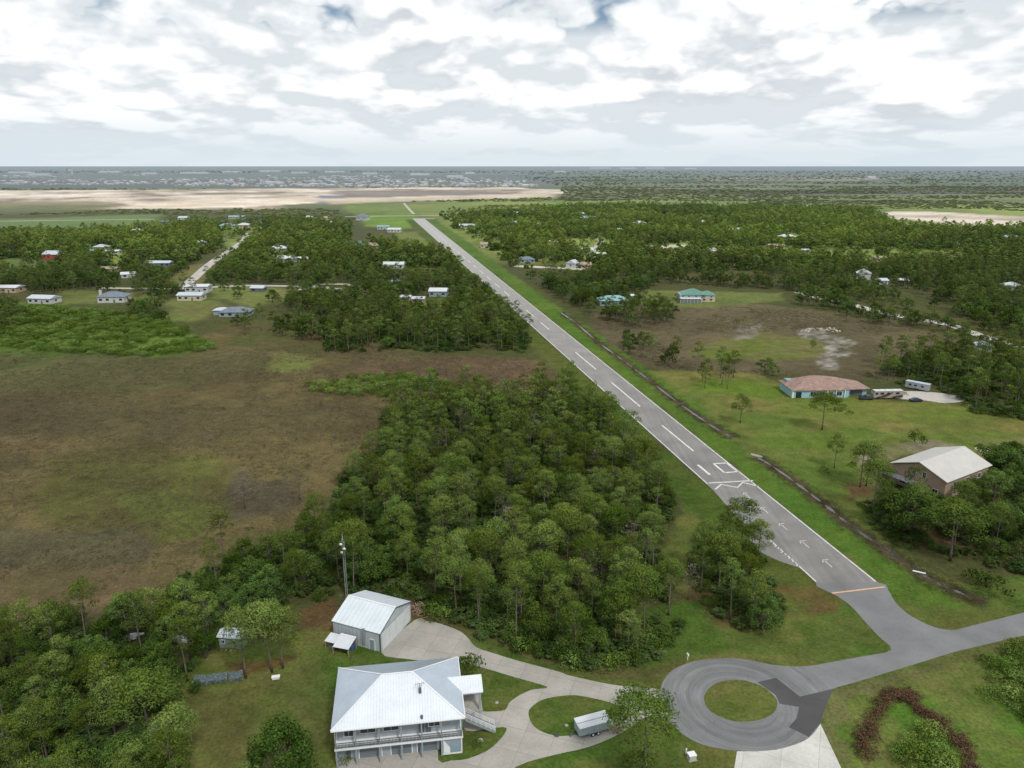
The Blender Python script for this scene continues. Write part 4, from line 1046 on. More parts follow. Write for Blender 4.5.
# turquoise house
def blue_house():
    xl, yl = G(792.5, 399); xr, yr = G(868, 396); w = math.hypot(xr - xl, yr - yl) * .97; rz = R(2)
    d = 12.5; cx, cy = (xl + xr) / 2 - math.sin(rz) * d / 2, (yl + yr) / 2 + math.cos(rz) * d / 2
    o = empty('house', (cx, cy, 0), rz, 'turquoise house with reddish brown shingle hip roof and motorhome parked beside it', 'house')
    MB().box(-w / 2, w / 2 - 8, -d / 2, d / 2, -.1, 3.2).build('wall', M['wall_blue'], o)
    MB().box(w / 2 - 7.99, w / 2, -d / 2 + 2, d / 2 - 2, -.1, 3.0).build('wing_wall', M['wall_blue'], o)
    mb = MB(); X0, X1, Y0, Y1 = -w / 2 - .6, w / 2 + .6, -d / 2 - .6, d / 2 + .6; z = 3.18
    A = (X0 + 9, .5, 6.9); B = (X0 + 13.5, .5, 6.9); Cc = (X0 + 19, .5, 6.3); D = (X1 - 6, .2, 5.2)
    lo = [(X0, Y0, z), (X1, Y0 + 1.6, z), (X1, Y1 - 1.6, z), (X0, Y1, z)]
    mid_f = (X0 + 19, Y0, z); mid_b = (X0 + 19, Y1, z)
    mb.quad(lo[0], mid_f, Cc, B, A); mb.quad(mid_f, lo[1], D, Cc); mb.quad(lo[1], lo[2], D); mb.quad(lo[2], mid_b, Cc, D); mb.quad(mid_b, lo[3], A, B, Cc); mb.quad(lo[3], lo[0], A)
    mb.quad(lo[0], lo[3], mid_b, lo[2], lo[1], mid_f)
    ff = [lo[0], mid_f, lo[1], lo[2], mid_b, lo[3]]
    dn = lambda p: (p[0], p[1], p[2] - .22)
    for i in range(6): mb.quad(dn(ff[i]), dn(ff[(i + 1) % 6]), ff[(i + 1) % 6], ff[i])
    ro = mb.build('roof', M['roof_brown'], o)
    MB().box(X0 + 1.5, X0 + 4.2, 2.2, 5.2, 3.6, 4.6).build('dormer', M['wall_grey'], ro)
    for xx in (-w / 2 + 2.4,): MB().box(xx - 1.1, xx + 1.1, -d / 2 - .05, -d / 2, 0, 2.3).build('doorway', M['glass'], o)
    for xx, ww in ((-w / 2 + 8, 2.2), (-w / 2 + 11.5, 1.6), (-w / 2 + 15, 1.4), (-w / 2 + 18, 2.2)): window(o, xx, -d / 2, 1.5, ww, 1.5, 's')
    MB().box(w / 2 - 6.4, w / 2 - 1.8, -d / 2 + 1.95, -d / 2 + 2, 0, 2.3).build('garage_door', M['dark_metal'], o)
    for xx in (-w / 2 + 13.2, -w / 2 + 16.6, -w / 2 + 20): MB().box(xx, xx + .3, -d / 2 - .5, -d / 2 - .2, 0, 3.0).build('porch_post', M['trim'], o)
    MB().box(-w / 2 - .12, -w / 2 + .5, -d / 2 - .12, -d / 2 + .5, 0, 3.1).build('corner_trim', M['trim'], o)
    footprint((cx, cy), rz, w, d, front=22)
blue_house()

# peach house with the big white gable roof
def peach():
    ez = 5.4
    FLE = Vector(G(889.6, 463.2, ez)); FRE = Vector(G(947.3, 483.3, ez)); BRE = Vector(G(994.5, 466.4, ez))
    a = (FRE - FLE); w = a.length; rz = math.atan2(a.y, a.x)
    d = (BRE - FRE).length
    u = a.normalized(); v_ = Vector((-u.y, u.x))
    c = FLE + u * w / 2 + v_ * d / 2
    o = empty('house', (c.x, c.y, 0), rz, 'peach stucco house with large white metal gable roof and front balcony', 'house')
    # gable faces -y of the object; ridge runs along y
    W = w - 1.2; D = d - 1.2
    rise = 3.0
    mb = MB().box(-W / 2, W / 2, -D / 2, D / 2, -.1, ez - .1, 't'); hy = rise * (W / 2) / (w / 2)
    k = len(mb.v)
    mb.v += [(0, -D / 2, ez - .1 + hy), (0, D / 2, ez - .1 + hy)]
    mb.f += [(4, 5, k), (7, k + 1, 6)]
    mb.build('wall', M['wall_peach'], o)
    r = MB(); X = w / 2; Y = d / 2; th = .18
    for s_ in (-1, 1):
        e0 = (s_ * X, -Y, ez); e1 = (s_ * X, Y, ez); t0 = (0, -Y, ez + rise); t1 = (0, Y, ez + rise)
        up = lambda p: (p[0], p[1], p[2] + th)
        q = [up(e0), up(t0), up(t1), up(e1)]; r.quad(*(q if s_ < 0 else q[::-1])); 
        r.quad(e0, e1, t1, t0); r.quad(e0, t0, up(t0), up(e0)); r.quad(e1, up(e1), up(t1), t1); r.quad(e0, up(e0), up(e1), e1)
    r.build('roof', M['roof_cream'], o)
    for sx in (-1.2, 1.6): window(o, sx, -D / 2, 5.2, .9, 1.7, 's')
    for sx in (-4, -1.2, 2, 5): window(o, sx, -D / 2, 1.6, 1.4, 1.6, 's')
    for yy in (-6, 0, 6): window(o, W / 2, yy, 3.6, 1.3, 1.3, 'e')
    bl = MB().box(-W / 2 - 1, 3.2, -D / 2 - 3.6, -D / 2 - .02, 2.9, 3.05); b_ = bl.build('balcony', M['wall_dark'], o)
    rl_ = MB()
    for i in range(9): rl_.box(-W / 2 - 1 + i * (W / 2 + 4.1) / 8, -W / 2 - .92 + i * (W / 2 + 4.1) / 8, -D / 2 - 3.6, -D / 2 - 3.52, 3.05, 4.0)
    rl_.box(-W / 2 - 1, 3.2, -D / 2 - 3.62, -D / 2 - 3.5, 4.0, 4.1); rl_.build('railing', M['wood'], b_)
    for i in range(4): MB().box(-W / 2 - .9 + i * 3.8, -W / 2 - .7 + i * 3.8, -D / 2 - 3.5, -D / 2 - 3.3, 0, 2.9).build('post', M['wood'], o)
    footprint((c.x, c.y), rz, w, d, m=2, front=13)
peach()

# near white house on piers
HOUSE = None
def near_house():
    rz = R(8.3); cx, cy = -17.6, 96.65
    o = empty('house', (cx, cy, 0), rz, 'two storey pale grey house with white metal hip roof and long front balcony', 'house')
    E_ = 6.8
    roof = MB(); X = 9.7; Y = 7.1; th = .2
    lo = [(-X, -Y, E_ - th), (X, -Y, E_ - th), (X, Y, E_ - th), (-X, Y, E_ - th)]; up = [(a, b_, E_) for a, b_, c in lo]
    A = (-2.3, .05, 10.15); B = (2.2, .05, 10.15)
    roof.quad(*lo[::-1])
    for i in range(4): roof.quad(lo[i], lo[(i + 1) % 4], up[(i + 1) % 4], up[i])
    rest = MB()
    rest.quad(up[1], up[2], B); rest.quad(up[3], up[0], A)
    roof.quad(up[0], up[1], B, A)
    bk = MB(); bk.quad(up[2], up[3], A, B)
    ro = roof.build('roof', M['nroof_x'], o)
    rest.build('hip_slope', M['nroof_y_shaded'], ro); bk.build('back_slope', M['nroof_b_shaded'], ro)
    cap = MB()
    for p, q in ((up[0], A), (up[1], B), (up[2], B), (up[3], A), (A, B)): cap.beam(Vector(p) + Vector((0, 0, .03)), Vector(q) + Vector((0, 0, .03)), .22, .05)
    cap.build('ridge_cap', M['trim'], ro)
    gt = MB().box(-X, X, -Y - .13, -Y - .01, E_ - .17, E_ - .03).box(X + .01, X + .13, -Y, Y, E_ - .17, E_ - .03)
    gt.build('gutter', M['trim'], ro)
    # roof antenna + vent
    an = MB().tube([(3.3, -3.1, 8.5), (3.3, -3.1, 10.4)], .04, 6).beam((2.6, -3.2, 10.3), (4.0, -3.0, 10.3), .05).beam((3.0, -3.15, 9.9), (3.6, -3.05, 9.9), .05)
    for xx in (2.7, 3.0, 3.6, 3.9): an.beam((xx, -3.6, 10.32), (xx, -2.7, 10.32), .03)
    an.box(3.1, 3.5, -3.3, -2.9, 8.7, 9.5); an.build('antenna', M['dark_metal'], ro)
    MB().tube([(3.4, -6.6, 6.95), (3.4, -6.6, 7.5)], .2, 8).build('vent', M['dark_metal'], ro)
    # walls
    yf = -5.2
    MB().box(-9.1, 9.1, yf, 6.5, 3.25, E_ - .22).build('wall', M['near_wall'], o)
    MB().box(-9.1, 6.0, yf - .2, 6.5, -.05, 2.95).build('ground_wall', M['near_wall'], o)
    MB().box(-9.4, 9.4, -6.9, 6.6, 2.96, 3.24).build('floor_slab', M['trim'], o)
    # balcony posts and railing
    xs = [-9.2, -6.3, -2.9, .3, 3.3, 6.2, 9.2]
    for xx in xs:
        MB().box(xx - .1, xx + .1, -6.85, -6.65, 3.24, E_ - .2).build('post', M['grey_metal'], o)
    for xx in xs[:-2] + [6.2]:
        MB().box(xx - .11, xx + .11, -6.8, -6.58, 0, 2.96).build('post', M['wall_grey'], o)
    rail = MB().box(-9.3, 9.3, -6.86, -6.78, 4.2, 4.28).box(-9.3, 9.3, -6.85, -6.79, 3.85, 3.9).box(-9.3, 9.3, -6.85, -6.79, 3.5, 3.55)
    i = -9.2
    while i < 9.3: rail.box(i - .03, i + .03, -6.85, -6.8, 3.3, 4.2); i += .2
    for s_ in (-9.25, 9.25): rail.box(s_ - .04, s_ + .04, -6.8, yf, 4.2, 4.28).box(s_ - .04, s_ + .04, -6.8, yf, 3.7, 3.75)
    rail.build('balcony_railing', M['rail'], o)
    for xx, w_, h_ in ((-7.4, 1.3, 2.0), (-4.6, 2.2, 1.4), (-1.2, 2.2, 1.4), (5.2, 1.6, 1.4)): window(o, xx, yf, 5.0, w_, h_, 's')
    for xx in (3.3, 4.3):
        MB().box(xx - .42, xx + .42, yf - .06, yf, 3.26, 5.5).build('door', M['dark_metal'], o)
    # garage doors below, each with sunk panels
    MB().box(-7.9, -7.3, yf - .27, yf - .2, .02, 2.2).build('door', M['dark_metal'], o)
    yf -= 1.1
    for x0, x1 in ((-6.0, -2.8), (-1.3, 1.7), (2.6, 5.6)):
        g = MB().box(x0, x1, yf + .83, yf + .9, .02, 2.5); gd = g.build('garage_door', M['gdoor'], o)
        for k in range(1, 4): MB().box(x0 + .05, x1 - .05, yf + .81, yf + .828, k * .62 - .02, k * .62 + .02).build('panel_joint', M['dark_metal'], gd)
        MB().box(x0 - .14, x0, yf + .78, yf + .9, 0, 2.64).box(x1, x1 + .14, yf + .78, yf + .9, 0, 2.64).box(x0, x1, yf + .78, yf + .9, 2.5, 2.64).build('door_frame', M['trim'], gd)
    yf += 1.1
    # corner room under the balcony, right
    MB().box(6.3, 9.15, -6.5, 6.5, -.05, 2.95).build('corner_room', M['near_wall'], o)
    MB().box(7.5, 8.9, -6.56, -6.5, .25, 2.7).build('window', M['skyglass'], o)
    MB().quad((6.45, -6.57, .3), (7.45, -6.57, .3), (7.45, -6.57, 1.2), (6.45, -6.57, 2.7)).build('stair_panel', M['trim'], o)
    fr = MB().box(6.2, 9.25, -6.62, -6.5, 0, .2).box(6.2, 9.25, -6.62, -6.5, 2.75, 2.95).box(9.1, 9.27, -6.64, -6.5, .2, 2.75)
    fr.build('window_frame', M['trim'], o)
    for yy in (-2, 1.8, 4.8): window(o, 9.1, yy, 5.0, 1.3, 1.4, 'e')
    for yy in (-1.5, 3.2): window(o, 9.15, yy, 1.6, 1.3, 1.2, 'e')
    for yy in (-2.5, 1, 4.5): window(o, -9.1, yy, 5.0, 1.3, 1.4, 'w')
    # entry porch with roof, columns, stairs
    pr = MB(); z0 = 6.5; a = [(9.2, -1.8), (13.0, -1.8), (13.0, 2.4), (9.2, 2.4)]; rg = 1.0
    pl = [(x_, y_, z0) for x_, y_ in a]; pu = [(x_, y_, z0 + .18) for x_, y_ in a]; r0 = (7.6, rg, z0 + 1.25); r1 = (13.0, rg, z0 + 1.25)
    pr.quad(*pl[::-1]); pr.quad(pl[0], pl[1], pu[1], pu[0]); pr.quad(pl[2], pl[3], pu[3], pu[2]); pr.quad(pl[1], pl[2], pu[2], r1, pu[1])
    pr.quad(pu[0], pu[1], r1, r0); pr.quad(pu[2], pu[3], r0, r1)
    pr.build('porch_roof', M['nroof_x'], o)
    for x_, y_ in ((12.5, -1.4), (12.5, 2.0)): MB().box(x_ - .17, x_ + .17, y_ - .17, y_ + .17, 0, 6.5).build('porch_column', M['grey_metal'], o)
    MB().box(9.12, 12.9, -1.75, 2.2, 3.0, 3.2).build('porch_floor', M['conc'], o)
    MB().box(9.12, 12.9, 2.1, 2.2, 3.2, 4.2).build('porch_wall', M['trim'], o)
    st = MB()
    for k in range(12):
        x_ = 10.3 + k * .36; z_ = 3.0 - k * .25
        st.box(x_, x_ + .40, -3.1, -1.8, z_ - .07, z_)
    st.beam((10.2, -3.14, 2.8), (14.7, -3.14, -.1), .08, .3).beam((10.2, -1.76, 2.8), (14.7, -1.76, -.1), .08, .3)
    sto = st.build('stairs', M['grey_metal'], o)
    hr = MB()
    for yy in (-3.14, -1.76):
        for dz in (.35, .65, .95): hr.beam((10.2, yy, 3.0 + dz), (14.7, yy, .1 + dz), .05)
        for k in range(7): x_ = 10.2 + k * .75; z_ = 3.0 - k * .483; hr.box(x_ - .03, x_ + .03, yy - .03, yy + .03, z_ - .2, z_ + .95)
    hr.build('handrail', M['trim'], sto)
    footprint((cx + 1, cy), rz, 26, 16, m=.5, front=3)
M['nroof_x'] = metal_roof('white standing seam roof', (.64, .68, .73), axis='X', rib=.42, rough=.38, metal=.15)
M['nroof_y_shaded'] = metal_roof('white standing seam roof shaded side', (.44, .51, .58), axis='Y', rib=.42, rough=.38, metal=.3)  # same white metal as the front, side shade put into the colour
M['nroof_b_shaded'] = metal_roof('white standing seam roof shaded back', (.34, .40, .46), axis='X', rib=.42, rough=.38, metal=.3)  # slope turned from the sun, its shade painted as a darker colour
M['near_wall'] = simple('pale grey siding', (.29, .33, .36), .7, var=.08)
M['rail'] = simple('grey railing paint', (.07, .09, .10), .5, var=.1)
M['gdoor'] = simple('grey garage door', (.15, .18, .20), .5, var=.08)
M['skyglass'] = glass_mat('pale window glass', (.22, .30, .34))
near_house()

def hangar():
    p0 = Vector((-23.9, 115.6)); a = R(160.8); ex = Vector((math.cos(a), math.sin(a))); b_ = R(63.9); ey = Vector((math.cos(b_), math.sin(b_)))
    L = 10.2; Wd = 10.9
    # object x axis = width (ey direction), y axis = depth to the back (ex direction, made square)
    rz = R(67.4); u = Vector((math.cos(rz), math.sin(rz))); v_ = Vector((-u.y, u.x))
    o = empty('hangar', (p0.x, p0.y, 0), rz, 'pale grey metal hangar with low gable roof at the head of the concrete drive', 'hangar')
    ze, zr_ = 3.95, 6.0
    w = MB().box(0, Wd, 0, L, -.05, ze, 't'); k = len(w.v); w.v += [(Wd / 2, 0, zr_ - .02), (Wd / 2, L, zr_ - .02)]; w.f += [(4, 5, k), (7, k + 1, 6)]
    w.build('wall', M['hang_wall'], o)
    r = MB(); oh = .18; th = .1
    for s_ in (0, 1):
        xe = -oh if s_ == 0 else Wd + oh; zz_ = ze - .07
        e0, e1, t0, t1 = (xe, -oh, zz_), (xe, L + oh, zz_), (Wd / 2, -oh, zr_), (Wd / 2, L + oh, zr_)
        up = lambda p: (p[0], p[1], p[2] + th)
        q = [up(e0), up(t0), up(t1), up(e1)]; r.quad(*(q if s_ == 0 else q[::-1])); r.quad(e0, e1, t1, t0); r.quad(e0, t0, up(t0), up(e0)); r.quad(e1, up(e1), up(t1), t1); r.quad(e0, up(e0), up(e1), e1)
    ro = r.build('roof', M['hang_roof'], o)
    MB().beam((Wd / 2, -oh, zr_ + th), (Wd / 2, L + oh, zr_ + th), .35, .05).build('ridge_cap', M['trim'], ro)
    MB().beam((-.2, -oh - .03, ze), (Wd / 2, -oh - .03, zr_ + .05), .06, .2).beam((Wd + .2, -oh - .03, ze), (Wd / 2, -oh - .03, zr_ + .05), .06, .2).build('fascia', M['dark_metal'], ro)
    # folding front door: leaves
    for i in range(4):
        x0 = .5 + i * (Wd - 1) / 4
        MB().box(x0 + .03, x0 + (Wd - 1) / 4 - .03, -.08, -.005, .03, 3.7).build('hangar_door', M['hang_door'], o)
    MB().box(.35, Wd - .35, -.11, -.005, 3.73, 3.86).build('door_rail', M['grey_metal'], o)
    d_ = MB().box(-.07, -.01, 1.3, 2.3, 0, 2.1).build('side_door', M['skyglass'], o)
    MB().box(-.1, -.01, 1.15, 1.29, 0, 2.25).box(-.1, -.01, 2.31, 2.45, 0, 2.25).box(-.1, -.01, 1.15, 2.45, 2.12, 2.25).build('door_frame', M['trim'], d_)
    MB().box(-.14, -.02, -.14, .1, 0, 3.85).build('corner_post', M['dark_metal'], o)
    MB().box(-.35, -.02, 3.1, 3.6, 1.0, 4.2).build('flue', M['grey_metal'], o)
    for i in range(8): MB().box(-.05, -.008, 4.2 + i * .8, 4.26 + i * .8, 0, 3.85).build('wall_rib', M['grey_metal'], o)
    footprint((p0.x + (u * Wd / 2 + v_ * L / 2).x, p0.y + (u * Wd / 2 + v_ * L / 2).y), rz, Wd, L, m=1.5, front=2)
    # lean-to shelter
    q = Vector(G(339, 650)); s = empty('shelter', (q.x, q.y, 0), R(-20), 'low open shelter with two tilted white roof sheets beside the hangar', 'shelter')
    mb = MB(); th = .06
    MB().quad((-.4, -1.3, 1.5), (2.9, -1.3, 1.7), (2.9, 1.6, 2.5), (-.4, 1.6, 2.5)).quad((-.4, 1.6, 2.44), (2.9, 1.6, 2.44), (2.9, -1.3, 1.64), (-.4, -1.3, 1.44)).build('roof_sheet', M['roof_whitey'], s)
    MB().quad((-2.6, -.6, 1.7), (-.5, -.6, 1.7), (-.5, 1.6, 2.1), (-2.6, 1.6, 2.1)).quad((-2.6, 1.6, 2.04), (-.5, 1.6, 2.04), (-.5, -.6, 1.64), (-2.6, -.6, 1.64)).build('roof_sheet', M['roof_whitey'], s)
    for x_, y_, z_ in ((-2.5, -.5, 1.68), (-.45, -1.2, 1.5), (2.8, -1.2, 1.66), (2.8, 1.5, 2.42), (-.45, 1.5, 2.1), (-2.5, 1.5, 2.0)): MB().box(x_ - .06, x_ + .06, y_ - .06, y_ + .06, 0, z_).build('post', M['wood'], s)
    MB().box(-2.4, 2.7, 1.42, 1.48, .1, 1.9).build('back_panel', M['wall_dark'], s)
    bins = [(3.3, -.6, (.03, .10, .35), 'blue plastic barrel beside the open shelter', .32, .95)]
    m_ = simple('blue plastic', (.03, .10, .35), .4, var=.05)
    t = G(352, 650); bb = MB().tube([(0, 0, 0), (0, 0, .12), (0, 0, .5), (0, 0, .85), (0, 0, .95)], [.28, .31, .33, .31, .27], 14)
    bb.build('barrel', m_, None, (*t, 0), label='blue plastic barrel between the open shelter and the hangar door', cat='barrel')
    for (ax, ay, az, sx, sy, sz, col, nm, lb) in ((-1.5, .4, 0, 1.2, .9, .8, 'wall_dark', 'crate', 'dark storage crate under the smaller roof sheet of the shelter'), (1.2, .2, 0, 1.6, .9, 1.0, 'wood', 'workbench', 'weathered wooden workbench under the larger roof sheet')):
        cr, sr = math.cos(R(-20)), math.sin(R(-20)); wx = q.x + ax * cr - ay * sr; wy = q.y + ax * sr + ay * cr
        mb = MB()
        if nm == 'crate':
            mb.box(-sx / 2, sx / 2, -sy / 2, sy / 2, 0, sz)
            for i in range(4): mb.box(-sx / 2 - .03, sx / 2 + .03, -sy / 2 - .03, sy / 2 + .03, .05 + i * .2, .12 + i * .2)
        else:
            mb.box(-sx / 2, sx / 2, -sy / 2, sy / 2, sz - .08, sz)
            for px_, py_ in ((-1, -1), (1, -1), (1, 1), (-1, 1)): mb.box(px_ * sx * .45 - .05, px_ * sx * .45 + .05, py_ * sy * .42 - .05, py_ * sy * .42 + .05, 0, sz - .08)
        mb.build(nm, M[col], None, (wx, wy, 0), R(-20), label=lb, cat=nm)
M['hang_wall'] = simple('pale hangar sheet wall', (.42, .47, .49), .6, var=.08)
M['hang_door'] = simple('white hangar door', (.60, .64, .65), .6, var=.07)
M['hang_roof'] = metal_roof('hangar sheet roof', (.60, .66, .70), axis='Y', rib=.9, rough=.45, metal=.15)
hangar()

def mast():
    x, y = G(346.5, 596); mb = MB(); hgt = 13.0
    P3 = [(.28 * math.cos(t), .28 * math.sin(t)) for t in (0.3, 2.39, 4.48)]
    o = empty('radio_mast', (x, y, 0), 0, 'slim grey lattice mast with small white antennas behind the hangar', 'mast')
    for a, b_ in P3: mb.beam((a, b_, 0), (a, b_, hgt), .06)
    mb.build('leg', M['grey_metal'], o); br = MB(); z = 0; k = 0
    while z < hgt - .6:
        for i in range(3): br.beam((*P3[i], z), (*P3[(i + 1) % 3], z + .6), .035)
        z += .6
    br.build('bracing', M['grey_metal'], o)
    for dx, z in ((-.35, 12.0), (.3, 11.0), (-.3, 10.2)):
        MB().tube([(dx, -.3, z), (dx, -.42, z)], [.3, .1], 10).beam((dx, -.3, z), (dx * .5, 0, z), .05).build('dish', M['trim'], o)
    MB().tube([(0, 0, hgt - .2), (0, 0, hgt + 1.2)], .03, 5).build('aerial', M['trim'], o)
mast()

def wood_shed():
    x, y = G(231, 649); o = empty('shed', (x, y + 1.5, 0), R(-8), 'blue grey wooden shed with pale roof among the pines left of the hangar', 'shed')
    o.scale = (.85, .85, .9); MB().box(-2.5, 2.5, -1.6, 1.6, 0, 2.5).build('wall', M['wall_grey'], o); roof_mb(5, 3.2, 2.5, .7, 'gable', .3, .1).build('roof', M['roof_pale'], o)
    for sx in (-1, 1): MB().quad((sx * 2.48, -1.58, 2.5), (sx * 2.48, 1.58, 2.5), (sx * 2.48, 0, 3.1)).build('gable_end', M['wall_grey'], o)
    window(o, -1.5, -1.6, 1.5, .7, .7, 's'); MB().box(.4, 1.4, -1.66, -1.6, 0, 2.0).build('door', M['wall_dark'], o)
    footprint((x, y + 1.5), 0, 5, 3.2, m=1, front=5)
wood_shed()

def trailer():
    a = Vector(G(579, 740)); b_ = Vector(G(611.5, 731)); rz = math.atan2((b_ - a).y, (b_ - a).x); L = (b_ - a).length * .95; c = (a + b_) / 2
    n_ = Vector((-math.sin(rz), math.cos(rz))); c = c + n_ * 1.1
    o = empty('cargo_trailer', (c.x, c.y, 0), rz, 'small pale blue box trailer with ribbed roof on the loop drive', 'trailer')
    m1 = simple('pale blue trailer sheet', (.34, .43, .45), .5, var=.12, metal=.2)
    body = MB().box(-L / 2, L / 2, -1.0, 1.0, .5, 1.9).build('body', m1, o)
    rb = MB()
    for i in range(12): xx = -L / 2 + .2 + i * (L - .4) / 11; rb.box(xx - .03, xx + .03, -1.035, -1.002, .55, 1.85)
    rb.build('side_rib', M['grey_metal'], body)
    rf = MB().box(-L / 2 - .05, L / 2 + .05, -1.12, .1, 1.91, 2.00).quad((-L / 2 - .05, .1, 2.00), (L / 2 + .05, .1, 2.00), (L / 2 + .05, 1.15, 2.22), (-L / 2 - .05, 1.15, 2.22)).quad((-L / 2 - .05, 1.12, 1.9), (-L / 2 - .05, 1.15, 2.22), (L / 2 + .05, 1.15, 2.22), (L / 2 + .05, 1.12, 1.9)).quad((-L / 2, .1, 1.92), (-L / 2, .1, 2.00), (-L / 2, 1.15, 2.22), (-L / 2, 1.15, 1.92))
    rf.build('roof', M['roof_white'], o)
    gro = MB().box(-L / 2 - .06, L / 2 + .06, .02, .14, 2.003, 2.05); gro.build('roof_joint', M['grey_metal'], o)
    for xx in (-.45, .45):
        w = MB().tube([(xx, -1.25, .36), (xx, -1.07, .36)], .36, 14).build('wheel', M['rubber'], o)
        MB().tube([(xx, -1.27, .36), (xx, -1.255, .36)], .17, 10).build('rim', M['trim'], w)
        MB().tube([(xx, 1.07, .36), (xx, 1.25, .36)], .36, 14).build('wheel', M['rubber'], o)
    MB().box(-1.0, 1.0, -1.3, -1.06, .75, .82).box(-1.05, -1.0, -1.3, -1.06, .4, .82).box(1.0, 1.05, -1.3, -1.06, .4, .82).build('fender', M['grey_metal'], o)
    MB().beam((-L / 2, -.7, .5), (-L / 2 - 1.1, 0, .5), .09).beam((-L / 2, .7, .5), (-L / 2 - 1.1, 0, .5), .09).box(-L / 2 - 1.2, -L / 2 - 1.0, -.06, .06, 0, .55).build('tongue', M['dark_metal'], o)
    MB().box(-L / 2 + .1, L / 2 - .1, -.9, .9, .4, .545).build('chassis', M['dark_metal'], o)
trailer()

def motorhome():
    a = Vector(G(873, 399.5)); b_ = Vector(G(902.5, 399)); rz = math.atan2((b_ - a).y, (b_ - a).x); c = (a + b_) / 2; L = (b_ - a).length
    o = empty('motorhome', (c.x, c.y + 1.3, 0), rz, 'long tan and brown motorhome with white roof beside the turquoise house', 'motorhome')
    mc = simple('tan coach paint', (.32, .28, .24), .35, var=.06); md = simple('dark brown swoosh', (.07, .055, .05), .35, var=.05)
    mb = MB(); prof = [(-L / 2, .5), (L / 2, .5), (L / 2, 3.2), (-L / 2 + .5, 3.2), (-L / 2 + .12, 2.2), (-L / 2, 1.4)]
    mb.quad(*[(x, -1.25, z) for x, z in prof]); mb.quad(*[(x, 1.25, z) for x, z in prof][::-1])
    for i in range(6): p, q = prof[i], prof[(i + 1) % 6]; mb.quad((p[0], 1.25, p[1]), (q[0], 1.25, q[1]), (q[0], -1.25, q[1]), (p[0], -1.25, p[1]))
    bd = mb.build('body', mc, o)
    MB().box(-L / 2 + .5, L / 2, -1.2, 1.2, 3.21, 3.3).build('roof', M['roof_white'], o)
    for xx in (-2.5, 0, 2.6): MB().box(xx - .4, xx + .4, -.4, .4, 3.31, 3.55).build('roof_unit', M['trim'], o)
    MB().quad((-L / 2 + .3, -1.262, .6), (-1.5, -1.262, .6), (.6, -1.262, 1.6), (2, -1.262, 2.9), (0, -1.262, 2.4), (-3, -1.262, 1.3)).quad((.8, -1.262, .6), (L / 2 - .2, -1.262, .6), (L / 2 - .2, -1.262, 1.7), (2.4, -1.262, 1.2)).build('swoosh_stripe', md, bd)
    for x0, x1 in ((-L / 2 + .6, -L / 2 + 1.7), (-3.2, -1.8), (-.6, .4), (2.8, 4.2)): MB().box(x0, x1, -1.285, -1.266, 1.9, 2.7).build('window', M['glass'], o)
    MB().quad((-L / 2 - .01, -1.1, 1.5), (-L / 2 - .01, 1.1, 1.5), (-L / 2 + .35, 1.1, 2.85), (-L / 2 + .35, -1.1, 2.85)).build('windshield', M['glass'], o)
    for xx in (-L / 2 + 2, L / 2 - 3.3):
        for s_ in (-1, 1): MB().tube([(xx, s_ * 1.0, .5), (xx, s_ * 1.29, .5)], .5, 14).build('wheel', M['rubber'], o)
    keepout.append((GP([(868, 405), (908, 405), (908, 388), (868, 388)]), 1))
motorhome()
def utility_trailer():
    a = Vector(G(911, 389)); b_ = Vector(G(927, 392)); rz = math.atan2((b_ - a).y, (b_ - a).x) ; c = (a + b_) / 2; L = 8.5
    o = empty('travel_trailer', (c.x, c.y + 1.3, 0), rz, 'grey travel trailer parked at the wood edge behind the gravel yard', 'trailer')
    m1 = simple('grey trailer skin', (.30, .33, .35), .4, var=.08)
    MB().box(-L / 2, L / 2, -1.2, 1.2, .5, 2.9).build('body', m1, o); MB().box(-L / 2 - .1, L / 2 + .1, -1.3, 1.3, 2.91, 3.05).build('roof', M['roof_pale'], o)
    for x0 in (-3, -1, 1.5): MB().box(x0, x0 + 1, -1.24, -1.205, 1.5, 2.2).build('window', M['glass'], o)
    for xx in (-.5, .5): MB().tube([(xx, -1.25, .38), (xx, 1.25, .38)], .38, 12).build('wheel', M['rubber'], o)
    MB().beam((L / 2, 0, .5), (L / 2 + 1.2, 0, .4), .12).build('tongue', M['dark_metal'], o)
    keepout.append((GP([(905, 400), (932, 400), (932, 386), (905, 386)]), 2))
utility_trailer()
def car():
    a = Vector(G(911, 401.5)); o = empty('car', (a.x + 1.8, a.y, 0), R(5), 'dark blue sedan parked on the gravel yard', 'car')
    mp = simple('dark blue car paint', (.02, .03, .07), .25, var=.03, spec=.6)
    pr = [(-2.3, .35), (2.3, .35), (2.35, .75), (1.5, .95), (.75, 1.42), (-.9, 1.45), (-1.7, 1.02), (-2.3, .95)]
    mb = MB(); Y = .88; yt = .72
    def yy(z): return Y if z < 1.0 else yt
    mb.quad(*[(x, -yy(z), z) for x, z in pr]); mb.quad(*[(x, yy(z), z) for x, z in pr][::-1])
    for i in range(8): p, q = pr[i], pr[(i + 1) % 8]; mb.quad((p[0], yy(p[1]), p[1]), (q[0], yy(q[1]), q[1]), (q[0], -yy(q[1]), q[1]), (p[0], -yy(p[1]), p[1]))
    mb.build('body', mp, o)
    MB().quad((-1.45, -.86, 1.04), (1.25, -.86, 1.02), (.68, -.74, 1.36), (-.85, -.74, 1.38)).build('window', M['glass'], o)
    MB().quad((1.45, -.7, 1.0), (1.45, .7, 1.0), (.82, .62, 1.4), (.82, -.62, 1.4)).build('windshield', M['glass'], o)
    for xx in (-1.4, 1.4):
        for s_ in (-1, 1): MB().tube([(xx, s_ * .7, .33), (xx, s_ * .9, .33)], .33, 12).build('wheel', M['rubber'], o)
car()
